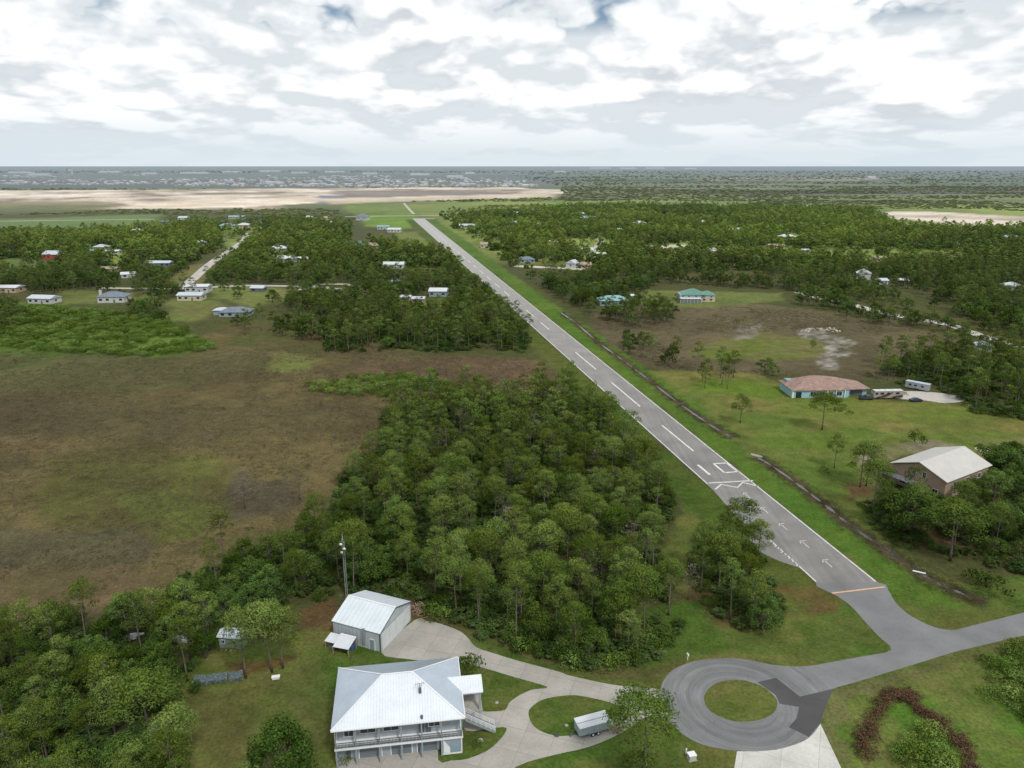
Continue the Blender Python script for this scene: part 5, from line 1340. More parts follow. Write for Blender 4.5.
# second vehicle beside the motorhome: dark pickup in front of the garage
def pickup():
    a = Vector(G(866, 399.5)); o = empty('pickup_truck', (a.x, a.y, 0), R(2), 'dark pickup truck parked between the turquoise house and the motorhome', 'pickup')
    mp = simple('charcoal truck paint', (.04, .05, .06), .3, var=.03, spec=.6)
    MB().box(-2.6, 2.6, -.95, .95, .5, 1.05).build('body', mp, o); MB().box(-2.6, -.6, -.95, -.85, 1.06, 1.4).box(-2.6, -.6, .85, .95, 1.06, 1.4).box(-2.6, -2.5, -.85, .85, 1.06, 1.4).build('bed', mp, o)
    cab = MB(); 
    lo = [(-.55, -.9), (1.4, -.9), (1.4, .9), (-.55, .9)]; hi = [(-.4, -.75), (.8, -.75), (.8, .75), (-.4, .75)]
    for i in range(4): cab.quad((*lo[i], 1.06), (*lo[(i + 1) % 4], 1.06), (*hi[(i + 1) % 4], 1.8), (*hi[i], 1.8))
    cab.quad(*[(*h_, 1.8) for h_ in hi]); cab.build('cab', mp, o)
    MB().quad((-.4, -.915, 1.15), (1.1, -.915, 1.15), (.7, -.80, 1.7), (-.33, -.80, 1.7)).build('window', M['glass'], o)
    for xx in (-1.7, 1.7):
        for s_ in (-1, 1): MB().tube([(xx, s_ * .75, .4), (xx, s_ * .98, .4)], .4, 12).build('wheel', M['rubber'], o)
pickup()

# small things round the near house
def small_things():
    x, y = G(687.5, 660)
    o = empty('mailbox', (x, y, 0), R(10), 'white mailbox on a post at the edge of the turning circle', 'mailbox')
    MB().box(-.05, .05, -.05, .05, 0, 1.0).build('post', M['trim'], o)
    bx = MB(); n_ = 8
    for i in range(n_ + 1): pass
    pr = [(-.14, 1.0), (.14, 1.0), (.14, 1.2), (.1, 1.3), (0, 1.34), (-.1, 1.3), (-.14, 1.2)]
    bx.quad(*[(x_, -.3, z_) for x_, z_ in pr]); bx.quad(*[(x_, .3, z_) for x_, z_ in pr][::-1])
    for i in range(7): p, q = pr[i], pr[(i + 1) % 7]; bx.quad((p[0], .3, p[1]), (q[0], .3, q[1]), (q[0], -.3, q[1]), (p[0], -.3, p[1]))
    bx.build('box', M['trim'], o)
    x, y = G(691.5, 759); o = empty('utility_box', (x, y, 0), R(15), 'pale utility box in the grass beside the concrete entry', 'utility box')
    MB().box(-.55, .55, -.45, .45, .1, .9).build('cabinet', simple('beige cabinet', (.42, .42, .36), .6, var=.08), o)
    MB().box(-.6, .6, -.5, .5, .9, .97).build('lid', M['trim'], o); MB().box(-.65, .65, -.55, .55, 0, .1).build('base', M['conc'], o)
    x, y = G(686, 754); MB().tube([(0, 0, 0), (0, 0, .6), (0, 0, .95), (0, 0, 1.0)], [.11, .11, .12, .04], 10).build('marker_post', M['trim'], None, (x, y, 0), label='short round white marker post left of the pale utility box', cat='marker post')
    # low lamps / boulders along the drive
    for px, py, s_, lb in ((556.5, 735.5, .45, 'dark boulder at the lower edge of the loop island'), (566.5, 725.5, .3, 'small pale stone on the loop island lawn'),
                         (480, 741, .5, 'pale flat rock in the planting bed by the corner room'), (497, 703, .35, 'flat pale stone by the walkway lawn')):
        x, y = G(px, py); mb = MB(); r_ = random.Random(int(px))
        for i in range(6):
            for j in range(9):
                ph = math.pi * i / 5; th = 2 * math.pi * j / 9; q = s_ * r_.uniform(.8, 1.15)
                mb.v.append((q * math.sin(ph) * math.cos(th), q * .8 * math.sin(ph) * math.sin(th), max(-.05, q * .6 * math.cos(ph) + s_ * .2)))
        for i in range(5):
            for j in range(9): mb.f.append((i * 9 + j, (i + 1) * 9 + j, (i + 1) * 9 + (j + 1) % 9, i * 9 + (j + 1) % 9))
        mb.build('boulder', simple('stone', (.34, .33, .30) if s_ != .45 else (.06, .06, .06), .9, var=.2), None, (x, y, 0), label=lb, cat='boulder')
    # ring planter, white skiff, canopy, netting frames
    x, y = G(159.5, 727); mb = MB(); n_ = 28
    for i in range(n_):
        a0 = 6.283 * i / n_
        for rr_, z_ in ((1.2, 0), (1.2, .5), (.95, .5), (.95, .05)): mb.v.append((rr_ * math.cos(a0), rr_ * math.sin(a0), z_))
    for i in range(n_):
        for j in range(3): a_, b_ = i * 4 + j, ((i + 1) % n_) * 4 + j; mb.f.append((a_, b_, b_ + 1, a_ + 1))
    mb.build('ring_planter', M['conc'], None, (x, y, 0), label='round pale concrete ring on the grass beside a pine', cat='ring planter')
    for px, py, rz_, lb in ((132, 631, 15, 'small white upturned skiff among trees at the left wood edge'), (179.5, 633, -20, 'small white upturned skiff half hidden left of the blue grey shed')):
        x, y = G(px, py + 8); mb = MB(); 
        for i in range(7):
            t = i / 6; w = .85 * math.sin(math.pi * (.12 + .80 * t)) ** .7; xx = -2.2 + 4.4 * t
            mb.v += [(xx, -w, .35), (xx, -w * .75, .85), (xx, 0, 1.05), (xx, w * .75, .85), (xx, w, .35)]
        for i in range(6):
            for j in range(4): a_ = i * 5 + j; mb.f.append((a_, a_ + 5, a_ + 6, a_ + 1))
        mb.f += [(0, 1, 2, 3, 4), (34, 33, 32, 31, 30)]
        s = empty('skiff', (x, y, 0), R(rz_), lb, 'boat'); mb.build('hull', M['roof_white'], s)
        MB().box(-1.6, -1.4, -.8, .8, 0, .5).box(1.2, 1.4, -.7, .7, 0, .5).build('trestle', M['wood'], s)
    x, y = G(276, 679); mb = MB().box(-.6, .6, -.35, .35, .12, .5).box(-.7, .7, -.4, .4, .5, .56)
    o = empty('cool_box', (x, y, 0), R(12), 'white cool box lying in the grass below the pines', 'cool box'); mb.build('case', M['trim'], o)
    MB().box(-.5, -.4, -.3, .3, 0, .12).box(.4, .5, -.3, .3, 0, .12).build('foot', M['dark_metal'], o)
    net = simple('blue grey garden netting', (.085, .115, .12), .8, var=.6, scale=3)
    for i, (px, py, w, lb) in enumerate(((201, 682, 2.4, 'dark netted garden frame, leftmost of three below the blue grey shed'), (218, 680, 3.2, 'blue grey netted garden frame, middle and largest of three'), (236, 678, 2.2, 'netted garden frame, rightmost of three, beside the pine trunk'))):
        x, y = G(px, py); o = empty('garden_frame', (x, y, 0), R(5 + i * 7), lb, 'garden frame'); o.scale = (1, 1, .55); mb = MB(); r_ = random.Random(i)
        for a_ in (-1, 1):
            for b_ in (-1, 1): mb.box(a_ * w / 2 - .04, a_ * w / 2 + .04, b_ - .04, b_ + .04, 0, 1.2)
        mb.build('frame', M['wood'], o); c = MB(); nx, ny = 8, 6
        for ii in range(nx):
            for jj in range(ny): c.v.append((-w / 2 + w * ii / (nx - 1), -1.05 + 2.1 * jj / (ny - 1), 1.25 + r_.uniform(-.22, .08)))
        for ii in range(nx - 1):
            for jj in range(ny - 1): k = ii * ny + jj; c.f.append((k, k + ny, k + ny + 1, k + 1))
        c.quad((-w / 2, -1.08, .2), (w / 2, -1.08, .2), (w / 2, -1.08, 1.15), (-w / 2, -1.08, 1.15)); c.build('netting', net, o)
    keepout.append((GP([(190, 690), (245, 690), (245, 668), (190, 668)]), 0))
    # brush pile by the hangar and branch pile behind trailer
    for px, py, s_, nb, mt, lb in ((421, 611, 1.0, 90, 'tanw', 'tangled pile of bare brown branches right of the hangar'), (616, 731, .55, 50, 'tanw', 'heap of cut brown branches right of the trailer')):
        x, y = G(px, py); mb = MB(); r_ = random.Random(nb)
        for i in range(nb):
            a_ = r_.uniform(0, 6.28); cx, cy = r_.gauss(0, .8) * s_, r_.gauss(0, .7) * s_; L = r_.uniform(.8, 1.9) * s_; z_ = r_.uniform(.05, 1.4) * s_ * max(.1, 1 - math.hypot(cx, cy) / 2.2); up = r_.uniform(-.3, .9) * s_
            mb.beam((cx - L * math.cos(a_) / 2, cy - L * math.sin(a_) / 2, max(.03, z_)), (cx + L * math.cos(a_) / 2, cy + L * math.sin(a_) / 2, max(.03, z_ + up)), .05 + .04 * r_.random())
        mb.build('brush_pile', M['tanw'], None, (x, y, 0), label=lb, cat='brush pile')
    # white marker by the ditch, culvert, hydrant
    x, y = G(919, 573); MB().tube([(-1.1, .6, .2), (1.1, -.6, .2)], .18, 10).build('pipe', M['trim'], None, (x, y, 0), label='short white pipe lying in the grass beside the ditch', cat='pipe')
    x, y = G(757, 456); MB().tube([(-1.4, 1.2, -.1), (1.2, -1.2, -.1)], .5, 14).build('culvert', M['conc'], None, (x, y, 0), label='concrete culvert mouth where the lower ditch begins', cat='culvert')
M['tanw'] = simple('dry brown branches', (.30, .22, .16), .9, var=.25)
small_things()


# ------------------------------------------------------------------ distant town
def far_house_mesh(w, d, h, rise, wall, roof):
    me = bpy.data.meshes.new('distant house'); mb = MB().box(-w / 2, w / 2, -d / 2, d / 2, -.1, h, 't'); nw = len(mb.f)
    r = roof_mb(w, d, h, rise, 'hip', .5); k = len(mb.v); mb.v += r.v; mb.f += [tuple(i + k for i in f) for f in r.f]
    me.from_pydata(mb.v, [], mb.f); me.materials.append(M[wall]); me.materials.append(M[roof])
    for i, p in enumerate(me.polygons): p.material_index = 0 if i < nw else 1
    return me
FH = [far_house_mesh(*a) for a in ((13, 10, 3.5, 2, 'wall_white', 'roof_white'), (14, 10, 3.5, 2, 'wall_cream', 'roof_tan'), (15, 11, 3.6, 2, 'wall_white', 'roof_pale'), (13, 11, 3.5, 2, 'wall_white', 'roof_grey'), (30, 18, 6, 2, 'wall_white', 'roof_white'))]
r_ = np.random.RandomState(3)
tp = []
for poly, n_, seed in (([(-60, 176), (500, 176), (545, 187), (330, 187.5), (-60, 184)], 5200, 1),):
    g_ = GP(poly); xs = [p[0] for p in g_]; ys_ = [p[1] for p in g_]
    x = r_.uniform(min(xs), max(xs), n_); y = r_.uniform(min(ys_), max(ys_), n_)
    y = np.round(y / 62) * 62 + r_.normal(0, 5, n_)
    k = (sdist(x, y, g_) > 0) & (fbm(x * .0016, y * .0012, 3, 5) > .49)
    tp = np.stack([x[k], y[k]], 1)
pxs = 512 + F * tp[:, 0] / (tp[:, 1] * CT + H * ST)
vis = tp[(pxs > -10) & (pxs < 560)]; vis = vis[np.argsort(vis[:, 1])]
near_t, rest_t = vis[:285], vis[285:]
for i, (x, y) in enumerate(near_t):
    o = bpy.data.objects.new('distant_house', FH[i % 5]); COL.objects.link(o); o.location = (x, y, 0); o.rotation_euler = (0, 0, r_.uniform(-.3, .3) + (1.57 if r_.rand() < .3 else 0))
    meta(o, 'tiny pale suburban house in the distant town beyond the bare sand', 'house', 'houses of the distant town')
scatter('town_rooftops', rest_t[::2], FH, .8, 1.5)
# long pale warehouses on the horizon
wh = [(600, 168.6, 26), (628, 168.9, 20), (655, 168.7, 24), (690, 169.2, 16), (22, 173.2, 30), (110, 172.6, 26), (150, 174.2, 18), (195, 173.6, 34), (232, 172.6, 22), (270, 171.9, 26), (300, 173.4, 20), (335, 172.6, 24), (370, 174.4, 18), (420, 175.2, 24), (455, 177.5, 20), (275, 184, 18), (470, 173.8, 12), (40, 175.5, 26), (870, 178.2, 10), (560, 172.5, 14)]
wm_ = MB().box(-.5, .5, -.5, .5, 0, 1).box(-.42, .42, -.42, .42, 1.0, 1.12).mesh('warehouse', M['warehouse'])
for px, py, w in wh:
    x, y = G(px, py); k = mpp(px, py); o = bpy.data.objects.new('warehouse', wm_); COL.objects.link(o)
    o.location = (x, y, 0); o.scale = (w * k * .8, 60, 7 + y * .0011); meta(o, 'long flat pale warehouse low on the horizon', 'warehouse', 'warehouses along the horizon')
x, y = G(68.5, 174.6); k = mpp(68, 174.6)
o = empty('tower_block', (x, y, 0), 0, 'pale block of several storeys rising above the town on the left horizon', 'building')
MB().box(-45, -8, -20, 20, 0, 42).box(8, 40, -20, 20, 0, 52).build('wall', M['warehouse'], o); MB().box(-7.9, 7.9, -15, 15, 0, 60).build('stair_core', M['wall_grey'], o)
for z_ in range(8, 40, 9): MB().box(-43, -10, -20.6, -20.01, z_, z_ + 3).box(10, 38, -20.6, -20.01, z_, z_ + 3).build('window_band', M['glass'], o)

# ------------------------------------------------------------------ trees and shrubs
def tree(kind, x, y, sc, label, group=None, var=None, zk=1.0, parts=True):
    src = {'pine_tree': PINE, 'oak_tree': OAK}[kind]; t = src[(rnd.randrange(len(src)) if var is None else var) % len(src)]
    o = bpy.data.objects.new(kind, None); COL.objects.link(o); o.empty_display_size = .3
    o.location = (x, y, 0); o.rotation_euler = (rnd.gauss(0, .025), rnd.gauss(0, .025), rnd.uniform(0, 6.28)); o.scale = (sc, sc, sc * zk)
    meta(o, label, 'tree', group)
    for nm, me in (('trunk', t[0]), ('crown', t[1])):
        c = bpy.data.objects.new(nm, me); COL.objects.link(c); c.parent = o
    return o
def bush(x, y, sc, label, group=None, src=None, cat='shrub', name='shrub', zk=1.0):
    src = src or SHRUB; o = bpy.data.objects.new(name, src[rnd.randrange(len(src))]); COL.objects.link(o)
    o.location = (x, y, 0); o.rotation_euler = (0, 0, rnd.uniform(0, 6.28)); o.scale = (sc, sc, sc * zk); return meta(o, label, cat, group)

# trees that stand alone or can be told apart
ONE = [
 ('pine_tree', 740, 423, 1.0, 1, .76, 'lone slender pine on the lawn left of the turquoise house'),
 ('pine_tree', 822, 430, 1.3, 5, .74, 'lone flat topped pine in front of the turquoise house'),
 ('pine_tree', 834, 468, .8, 0, .9, 'small pale pine on the bright grass beyond the lower ditch'),
 ('pine_tree', 860, 487, 1.1, 3, .95, 'tall pine, left of the pair on bare earth near the peach house'),
 ('pine_tree', 866, 486, 1.05, 5, .95, 'tall pine, right of the pair on bare earth near the peach house'),
 ('oak_tree', 985, 470, 1.2, 1, .9, 'dark bushy oak behind the right end of the white gable roof'),
 ('oak_tree', 1003, 474, 1.0, 2, .9, 'dark spreading oak right of the peach house'),
 ('oak_tree', 906, 530, 1.5, 2, .8, 'round topped oak in front of the peach house balcony'),
 ('oak_tree', 932, 519, .85, 0, .9, 'broad oak under the front corner of the peach house'),
 ('oak_tree', 952, 516, .9, 3, .9, 'rounded oak against the right wall of the peach house, nearest the corner'),
 ('oak_tree', 972, 507, .9, 0, 1.0, 'leafy oak against the right wall of the peach house, middle of three'),
 ('oak_tree', 992, 497, .9, 2, .95, 'leafy oak at the far right end of the peach house wall'),
 ('pine_tree', 950, 561, 1.7, 5, .6, 'wide domed pine nearest to the ditch below the peach house'),
 ('pine_tree', 645, 770, 1.4, 5, .68, 'open crowned pine overhanging the driveway right of the trailer'),
 ('oak_tree', 640, 776, .7, 3, .8, 'low leafy oak at the foot of the open crowned pine'),
 ('oak_tree', 283, 790, 1.0, 2, 1.25, 'tall dense leafy tree standing just left of the white roofed house'),
 ('pine_tree', 246, 678, 1.0, 0, .95, 'tall pine with reddish bare trunk right of the netted frames'),
 ('pine_tree', 272, 672, 1.1, 5, .9, 'tall pine, middle of the row left of the hangar'),
 ('pine_tree', 283, 668, 1.1, 3, .9, 'tall pine, right end of the row left of the hangar'),
 ('pine_tree', 155, 752, 1.3, 5, .75, 'tall pine in a mulch bed on the lawn left of the house'),
 ('pine_tree', 719, 592, 1.0, 5, 1.0, 'tall pine, leftmost of the clump beside the runway apron'),
 ('pine_tree', 741, 548, 1.2, 3, .85, 'tall pine whose dark crown overlaps the runway edge line'),
 ('pine_tree', 728, 560, .95, 0, 1.0, 'slim pine just left of the dark crown over the runway edge line'),
 ('pine_tree', 757, 566, .85, 1, 1.0, 'pine beside the bulging edge of the runway apron'),
 ('oak_tree', 744, 572, .8, 2, 1.0, 'bushy oak filling the gap behind the apron pines'),
 ('pine_tree', 751, 628, .9, 1, 1.0, 'pine nearest the turning circle lawn'),
 ('pine_tree', 730, 620, .9, 2, 1.0, 'thin pine beside the nearest lawn pine'),
 ('oak_tree', 762, 630, .8, 0, 1.0, 'bushy oak at the corner of the lawn by the turning circle'),
 ('pine_tree', 812, 352, .5, 3, 1.0, 'small dark pine on the rim of the debris mound'),
]
for k, px, py, sc, v, zk, lb in ONE:
    x, y = G(px, py); tree(k, x, y, sc, lb, var=v, zk=zk)
x, y = G(915, 445); bush(x, y, 1.25, 'single round dark bush on the lawn above the peach house', zk=1.25)
for px, py, sc, lb in ((823, 472, 1.0, 'low dark bush left of the pine pair by the peach house'), (850, 415, .6, 'small dark bush at the foot of the flat topped pine'), (843, 408, .7, 'little round shrub on the lawn of the turquoise house'),
                       (471, 669, 1.3, 'dark leafy shrub against the right side of the near house'), (464, 672, .9, 'low shrub behind the near house porch'), (905, 395, .5, 'small shrub at the motorhome bumper'),
                       (975, 583, 1.3, 'big loose shrub, left of two above the east road'), (992, 590, 1.5, 'big loose shrub, right of two above the east road'), (917, 289, 1.0, 'rounded dark bush above the curved back road'), (737, 323, .9, 'lone dark bush on the brown field edge'),
                       (477, 745, .5, 'small shrub in the bed by the corner room'), (345, 762, .55, 'small dark shrub by the left garage post')):
    x, y = G(px, py); bush(x, y, sc, lb)

WOODS = [   # outline, spacing, pine share, label part, holes
 ([(388, 408), (440, 398), (565, 396), (605, 420), (640, 465), (665, 495), (655, 560), (672, 610), (655, 648), (600, 664), (520, 640), (440, 612), (425, 600), (395, 560), (370, 520), (385, 470)], 5.5, .9, 'in the dense wood between the runway and the hangar', .27),
 ([(175, 585), (240, 560), (300, 535), (385, 490), (400, 520), (420, 560), (430, 598), (400, 596), (345, 592), (300, 602), (240, 615), (200, 640), (170, 640), (150, 620)], 5.6, .45, 'in the thick stand left of and behind the hangar', .12),
 ([(340, 480), (390, 440), (395, 500), (345, 510)], 9, .8, 'at the marsh edge of the central wood', .4),
 ([(-60, 640), (60, 628), (130, 640), (190, 642), (215, 650), (205, 668), (190, 690), (150, 705), (120, 745), (105, 800), (90, 860), (-200, 860), (-200, 650)], 4.5, .5, 'in the wood filling the lower left corner', .10),
 ([(120, 775), (200, 785), (255, 792), (320, 835), (330, 900), (100, 900)], 4.2, .5, 'along the bottom edge left of the near house', .0),
 ([(696, 560), (740, 545), (765, 575), (775, 612), (765, 628), (735, 628), (705, 600)], 6.5, .8, 'in the clump beside the runway apron', .36),
 ([(868, 505), (900, 512), (950, 515), (985, 512), (1024, 505), (1120, 500), (1120, 560), (1030, 575), (985, 560), (940, 552), (900, 545), (878, 530)], 6.5, .5, 'in the grove in front of the peach house', .15),
 ([(995, 452), (1120, 445), (1120, 500), (1010, 500)], 9, .4, 'in the trees right of the peach house', .2),
 ([(965, 345), (1120, 345), (1120, 422), (1020, 418), (975, 412), (965, 400), (935, 388), (900, 384), (870, 378), (880, 360), (930, 352)], 7.2, .8, 'in the pine wood behind the travel trailer', .15),
 ([(685, 372), (735, 372), (740, 386), (715, 396), (690, 390)], 9.0, 1.0, 'in the thin group right of the upper ditch', .1),
 ([(325, 330), (350, 322), (420, 322), (515, 318), (530, 338), (520, 352), (430, 352), (400, 348), (330, 355)], 7.0, .75, 'in the block of wood left of the runway', .1),
 ([(600, 655), (650, 650), (655, 640), (600, 640)], 6, .5, 'at the foot of the central wood by the driveway', .1),
]
cand = []
for i, (poly, sp, pine, lb, ho) in enumerate(WOODS):
    pts = fill(poly, sp, 0, ho, .045, seed=i, wob=4)
    if len(pts): pts = pts[inview(pts, 60)]
    for x, y in pts: cand.append((math.hypot(x, y), x, y, 'pine_tree' if rnd.random() < pine else 'oak_tree', lb))
cand.sort()
cnt = {'pine_tree': len([1 for t in ONE if t[0] == 'pine_tree']), 'oak_tree': len([1 for t in ONE if t[0] == 'oak_tree'])}
rest_p, rest_o = [], []
MISC = {'pine_tree': 'round crowned slash pine ', 'oak_tree': 'dark leafy broadleaf tree '}
for d_, x, y, k, lb in cand:
    if cnt[k] < 298:
        cnt[k] += 1; ss = .86 if y < 112 else .96; sc = ss * (rnd.uniform(.72, 1.08) if k == 'pine_tree' else rnd.uniform(.6, .98))
        tree(k, x, y, sc, MISC[k] + lb, 'trees ' + lb, zk=rnd.uniform(.9, 1.1))
    else: (rest_p if k == 'pine_tree' else rest_o).append((x, y))
print('TREES', cnt, 'rest', len(rest_p), len(rest_o))
# bare grey trees
for px, py, lb in ((300, 500, 'bare grey tree standing at the marsh edge left of the central wood'), (205, 640, 'bare grey tree beside the blue grey shed'), (688, 600, 'bare brown tree in the clearing left of the apron clump'), (245, 508, 'small bare snag in the marsh'), (130, 640, 'bare grey tree in the lower left wood')):
    x, y = G(px, py); o = empty('bare_tree', (x, y, 0), rnd.uniform(0, 6), lb, 'tree'); o.scale = (.8, .8, .8)
    for nm, me in (('trunk', DEADT[0]), ('crown', DEADT[1])):
        c = bpy.data.objects.new(nm, me); COL.objects.link(c); c.parent = o

bt = fill([(400, 420), (600, 420), (650, 500), (640, 620), (450, 590)], 21, 0, .0, .03, seed=500)
for x, y in bt[:16]:
    o = empty('bare_tree', (x, y, 0), rnd.uniform(0, 6), 'bare grey crowned tree among the green pines of the central wood', 'tree', 'bare trees of the central wood'); s_ = rnd.uniform(.9, 1.2); o.scale = (s_, s_, s_ * 1.1)
    for nm, me in (('trunk', DEADT[0]), ('crown', DEADT[1])):
        c = bpy.data.objects.new(nm, me); COL.objects.link(c); c.parent = o

# mid-distance woods (past the nearest three hundred): one mass each
mid = [   # outline, spacing, holes, pine share
 ([(-160, 238), (60, 236), (150, 231), (215, 224), (300, 222), (350, 226), (345, 250), (380, 245), (415, 250), (470, 262), (512, 292), (522, 322), (430, 322), (330, 325), (300, 318), (260, 300), (205, 300), (160, 300), (60, 296), (-160, 300)], 7.8, .30, .6),
 ([(-200, 300), (10, 305), (30, 320), (0, 345), (-200, 345)], 9, .2, .5),
 ([(130, 308), (170, 312), (168, 325), (140, 322)], 8, .1, .2), ([(215, 318), (330, 328), (320, 342), (240, 334)], 9, .35, .3),
 ([(440, 216), (560, 209), (700, 207), (900, 214), (1200, 228), (1200, 345), (1030, 345), (985, 332), (880, 312), (800, 300), (790, 290), (730, 289), (690, 284), (655, 285), (640, 300), (630, 318), (600, 314), (565, 300), (530, 280), (500, 258), (465, 236)], 8.4, .34, .6),
 ([(575, 300), (640, 300), (680, 318), (650, 330), (610, 322), (588, 316)], 7.5, .35, .7),
 ([(790, 300), (850, 308), (920, 322), (970, 336), (960, 344), (900, 330), (800, 306)], 8, .2, .3),
 ([(595, 335), (640, 360), (700, 372), (800, 378), (790, 370), (700, 366), (650, 352)], 10, .45, .3),
]
cleared = [  # open ground between the houses, kept free of trees
 [(215, 283), (327, 289), (335, 299), (250, 305), (212, 299)], [(60, 289), (150, 292), (160, 303), (60, 304)], [(168, 298), (210, 300), (215, 322), (165, 322)],
 [(-200, 216), (150, 214), (158, 224), (60, 232), (-200, 238)], [(345, 203), (480, 203), (480, 214), (430, 222), (436, 232), (425, 250), (395, 228), (345, 216)],
 [(650, 288), (790, 293), (780, 306), (640, 306)], [(690, 248), (850, 249), (860, 258), (700, 256)], [(812, 249), (960, 250), (960, 262), (830, 260)],
 [(505, 262), (590, 264), (600, 276), (540, 284), (512, 274)], [(415, 296), (455, 294), (455, 312), (415, 312)], [(10, 258), (45, 260), (60, 270), (10, 280), (-20, 268)],
 [(100, 250), (130, 251), (130, 264), (100, 262)], [(215, 224), (262, 222), (275, 238), (225, 250)], [(868, 211), (1010, 214), (1200, 222), (1200, 240), (1010, 231), (900, 229)],
 [(436, 224), (470, 230), (505, 244), (490, 250), (465, 240)], [(640, 332), (960, 332), (930, 345), (860, 380), (700, 366)], [(345, 283), (365, 286), (358, 298), (300, 300), (300, 288)],
 [(560, 240), (605, 236), (620, 250), (580, 256)], [(640, 246), (690, 243), (695, 252), (650, 252)]]
clear_px([(868, 211), (1010, 214), (1200, 222), (1200, 240), (1010, 231), (900, 229)]); clear_px([(-200, 216), (150, 214), (158, 224), (60, 232), (-200, 238)]); clear_px([(640, 332), (960, 332), (930, 345), (860, 380), (700, 366)])
loose = []
for i, (poly, sp, ho, pine) in enumerate(mid[:5]):
    p_ = fill(poly, 17, 0, .40, .02, seed=400 + i)
    if len(p_): loose.append(p_[inview(p_, 60)])
loose = np.concatenate(loose)
for c_ in cleared: clear_px(c_)
mp_, mo_ = [], []
for i, (poly, sp, ho, pine) in enumerate(mid):
    pts = fill(poly, sp, 0, ho, .012, seed=40 + i, wob=8, extra=1.0)
    pts = pts[inview(pts, 80)] if len(pts) else pts
    f = fbm(pts[:, 0] * .01, pts[:, 1] * .01, 3, 66); r__ = rs.rand(len(pts))
    isp = (r__ < pine) ^ ((f > .62) & (r__ < .8))
    mp_.append(pts[isp]); mo_.append(pts[~isp])
mp_ = np.concatenate(mp_ + [loose[::2], np.array(rest_p).reshape(-1, 2)]); mo_ = np.concatenate(mo_ + [loose[1::2], np.array(rest_o).reshape(-1, 2)])
dp, do_ = mp_[:, 1], mo_[:, 1]
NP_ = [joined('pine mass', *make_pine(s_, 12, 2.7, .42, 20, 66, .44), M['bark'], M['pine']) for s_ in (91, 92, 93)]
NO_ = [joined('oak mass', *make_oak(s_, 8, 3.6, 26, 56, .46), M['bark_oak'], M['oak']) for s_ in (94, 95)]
scatter('pine_woodland', mp_[dp < 620], NP_, .8, 1.2); scatter('oak_woodland', mo_[do_ < 620], NO_, .8, 1.3)
scatter('far_pine_woodland', mp_[dp >= 620], LOWP, .75, 1.15); scatter('far_oak_woodland', mo_[do_ >= 620], LOWO, .8, 1.4)
# low far vegetation: lines and patches of scrub out to the horizon
fx = []
for (y0_, y1_, n_, thr) in ((1250, 2000, 9000, .47), (2000, 3300, 10000, .50), (3300, 6500, 8000, .50), (6500, 14000, 5000, .48)):
    y = rs.uniform(y0_, y1_, n_); x = rs.uniform(-.95, .95, n_) * y * .8
    k = fbm(x * .0022, y * .006, 4, 12) > thr
    fx.append(np.stack([x[k], y[k], (y[k] / 1500) ** .5], 1))
fx = np.concatenate(fx)
for poly in ([(-900, 190), (130, 190), (320, 188), (560, 187), (560, 197), (330, 204), (110, 209.5), (-900, 206)], [(-900, 216), (100, 215), (160, 214), (150, 225), (60, 231), (-900, 239)],
             [(340, 203), (480, 203), (480, 216), (340, 217)], [(868, 211), (1200, 214), (1200, 231), (880, 222)], [(-900, 173), (500, 173), (560, 187), (320, 187.5), (-900, 186)]):
    fx = fx[sdist(fx[:, 0], fx[:, 1], GP(poly)) < -5]
q_ = filt(fx[:, :2], 4); 
fx = fx[np.isin(fx[:, 0], q_[:, 0])]
scatter('distant_scrub', fx, SCRUB, .4, .95, kz=(.4, .7))

# bright green thickets: single shrubs
TH = [([(-30, 310), (70, 308), (150, 318), (200, 338), (215, 350), (150, 357), (60, 352), (-30, 346)], 4.2, 'bright green rounded shrub in the thicket below the chimney house', 'shrubs of the left thicket', .36),
      ([(300, 388), (350, 380), (400, 377), (450, 384), (480, 390), (440, 396), (330, 398)], 4.2, 'bright green rounded shrub in the thicket at the top of the central wood', 'shrubs of the centre thicket', .25),
      ([(975, 690), (1000, 665), (1024, 655), (1080, 650), (1100, 740), (1024, 722)], 2.5, 'glossy green shrub in the thicket at the right edge below the road', 'shrubs of the right edge thicket', .0),
      ([(900, 738), (925, 728), (945, 745), (940, 775), (900, 775), (888, 760)], 2.4, 'green shrub inside the red brown hedge arc', 'shrubs inside the hedge arc', .0),
      ([(775, 345), (800, 343), (805, 352), (780, 354)], 4.0, 'green shrub on top of the debris mound', 'shrubs on the debris mound', .1)]
nb_ = 0
for i, (poly, sp, lb, gp_, ho) in enumerate(TH):
    pts = fill(poly, sp, 0, ho, .06, seed=60 + i, wob=3)
    pts = pts[inview(pts, 40)]
    if len(pts) > 240: pts = pts[np.argsort(pts[:, 1])]; scatter('thicket_mass', pts[230:], BRIGHT, .8, 1.3); pts = pts[:230]
    for x, y in pts: bush(x, y, rnd.uniform(.6, 1.1) * (.85 if i > 1 else 1), lb, gp_, BRIGHT); nb_ += 1
print('THICKET', nb_)

# understorey: saw palmetto and low shrubs
und = []
for i, (poly, sp, *_r) in enumerate(WOODS[:9] + WOODS[10:]):
    p = fill(poly, 2.3, -2.0, .30, .07, seed=80 + i, wob=3)
    if len(p): und.append(p[inview(p, 30)])
und = np.concatenate(und); print('UNDER', len(und))
h_ = rs.rand(len(und)); scatter('saw_palmetto', und[h_ < .62], PALM, .8, 1.5); scatter('undergrowth', und[h_ >= .62], SHRUB, .35, .85)
strip = fill([(420, 622), (470, 636), (520, 655), (600, 668), (655, 655), (650, 640), (600, 645), (520, 620), (440, 600)], 2.4, 0, .2, .1, seed=99, wob=2)
scatter('edge_undergrowth', strip, [PALM[0], PALM[1], SHRUB[0], BRIGHT[2]], .6, 1.1)

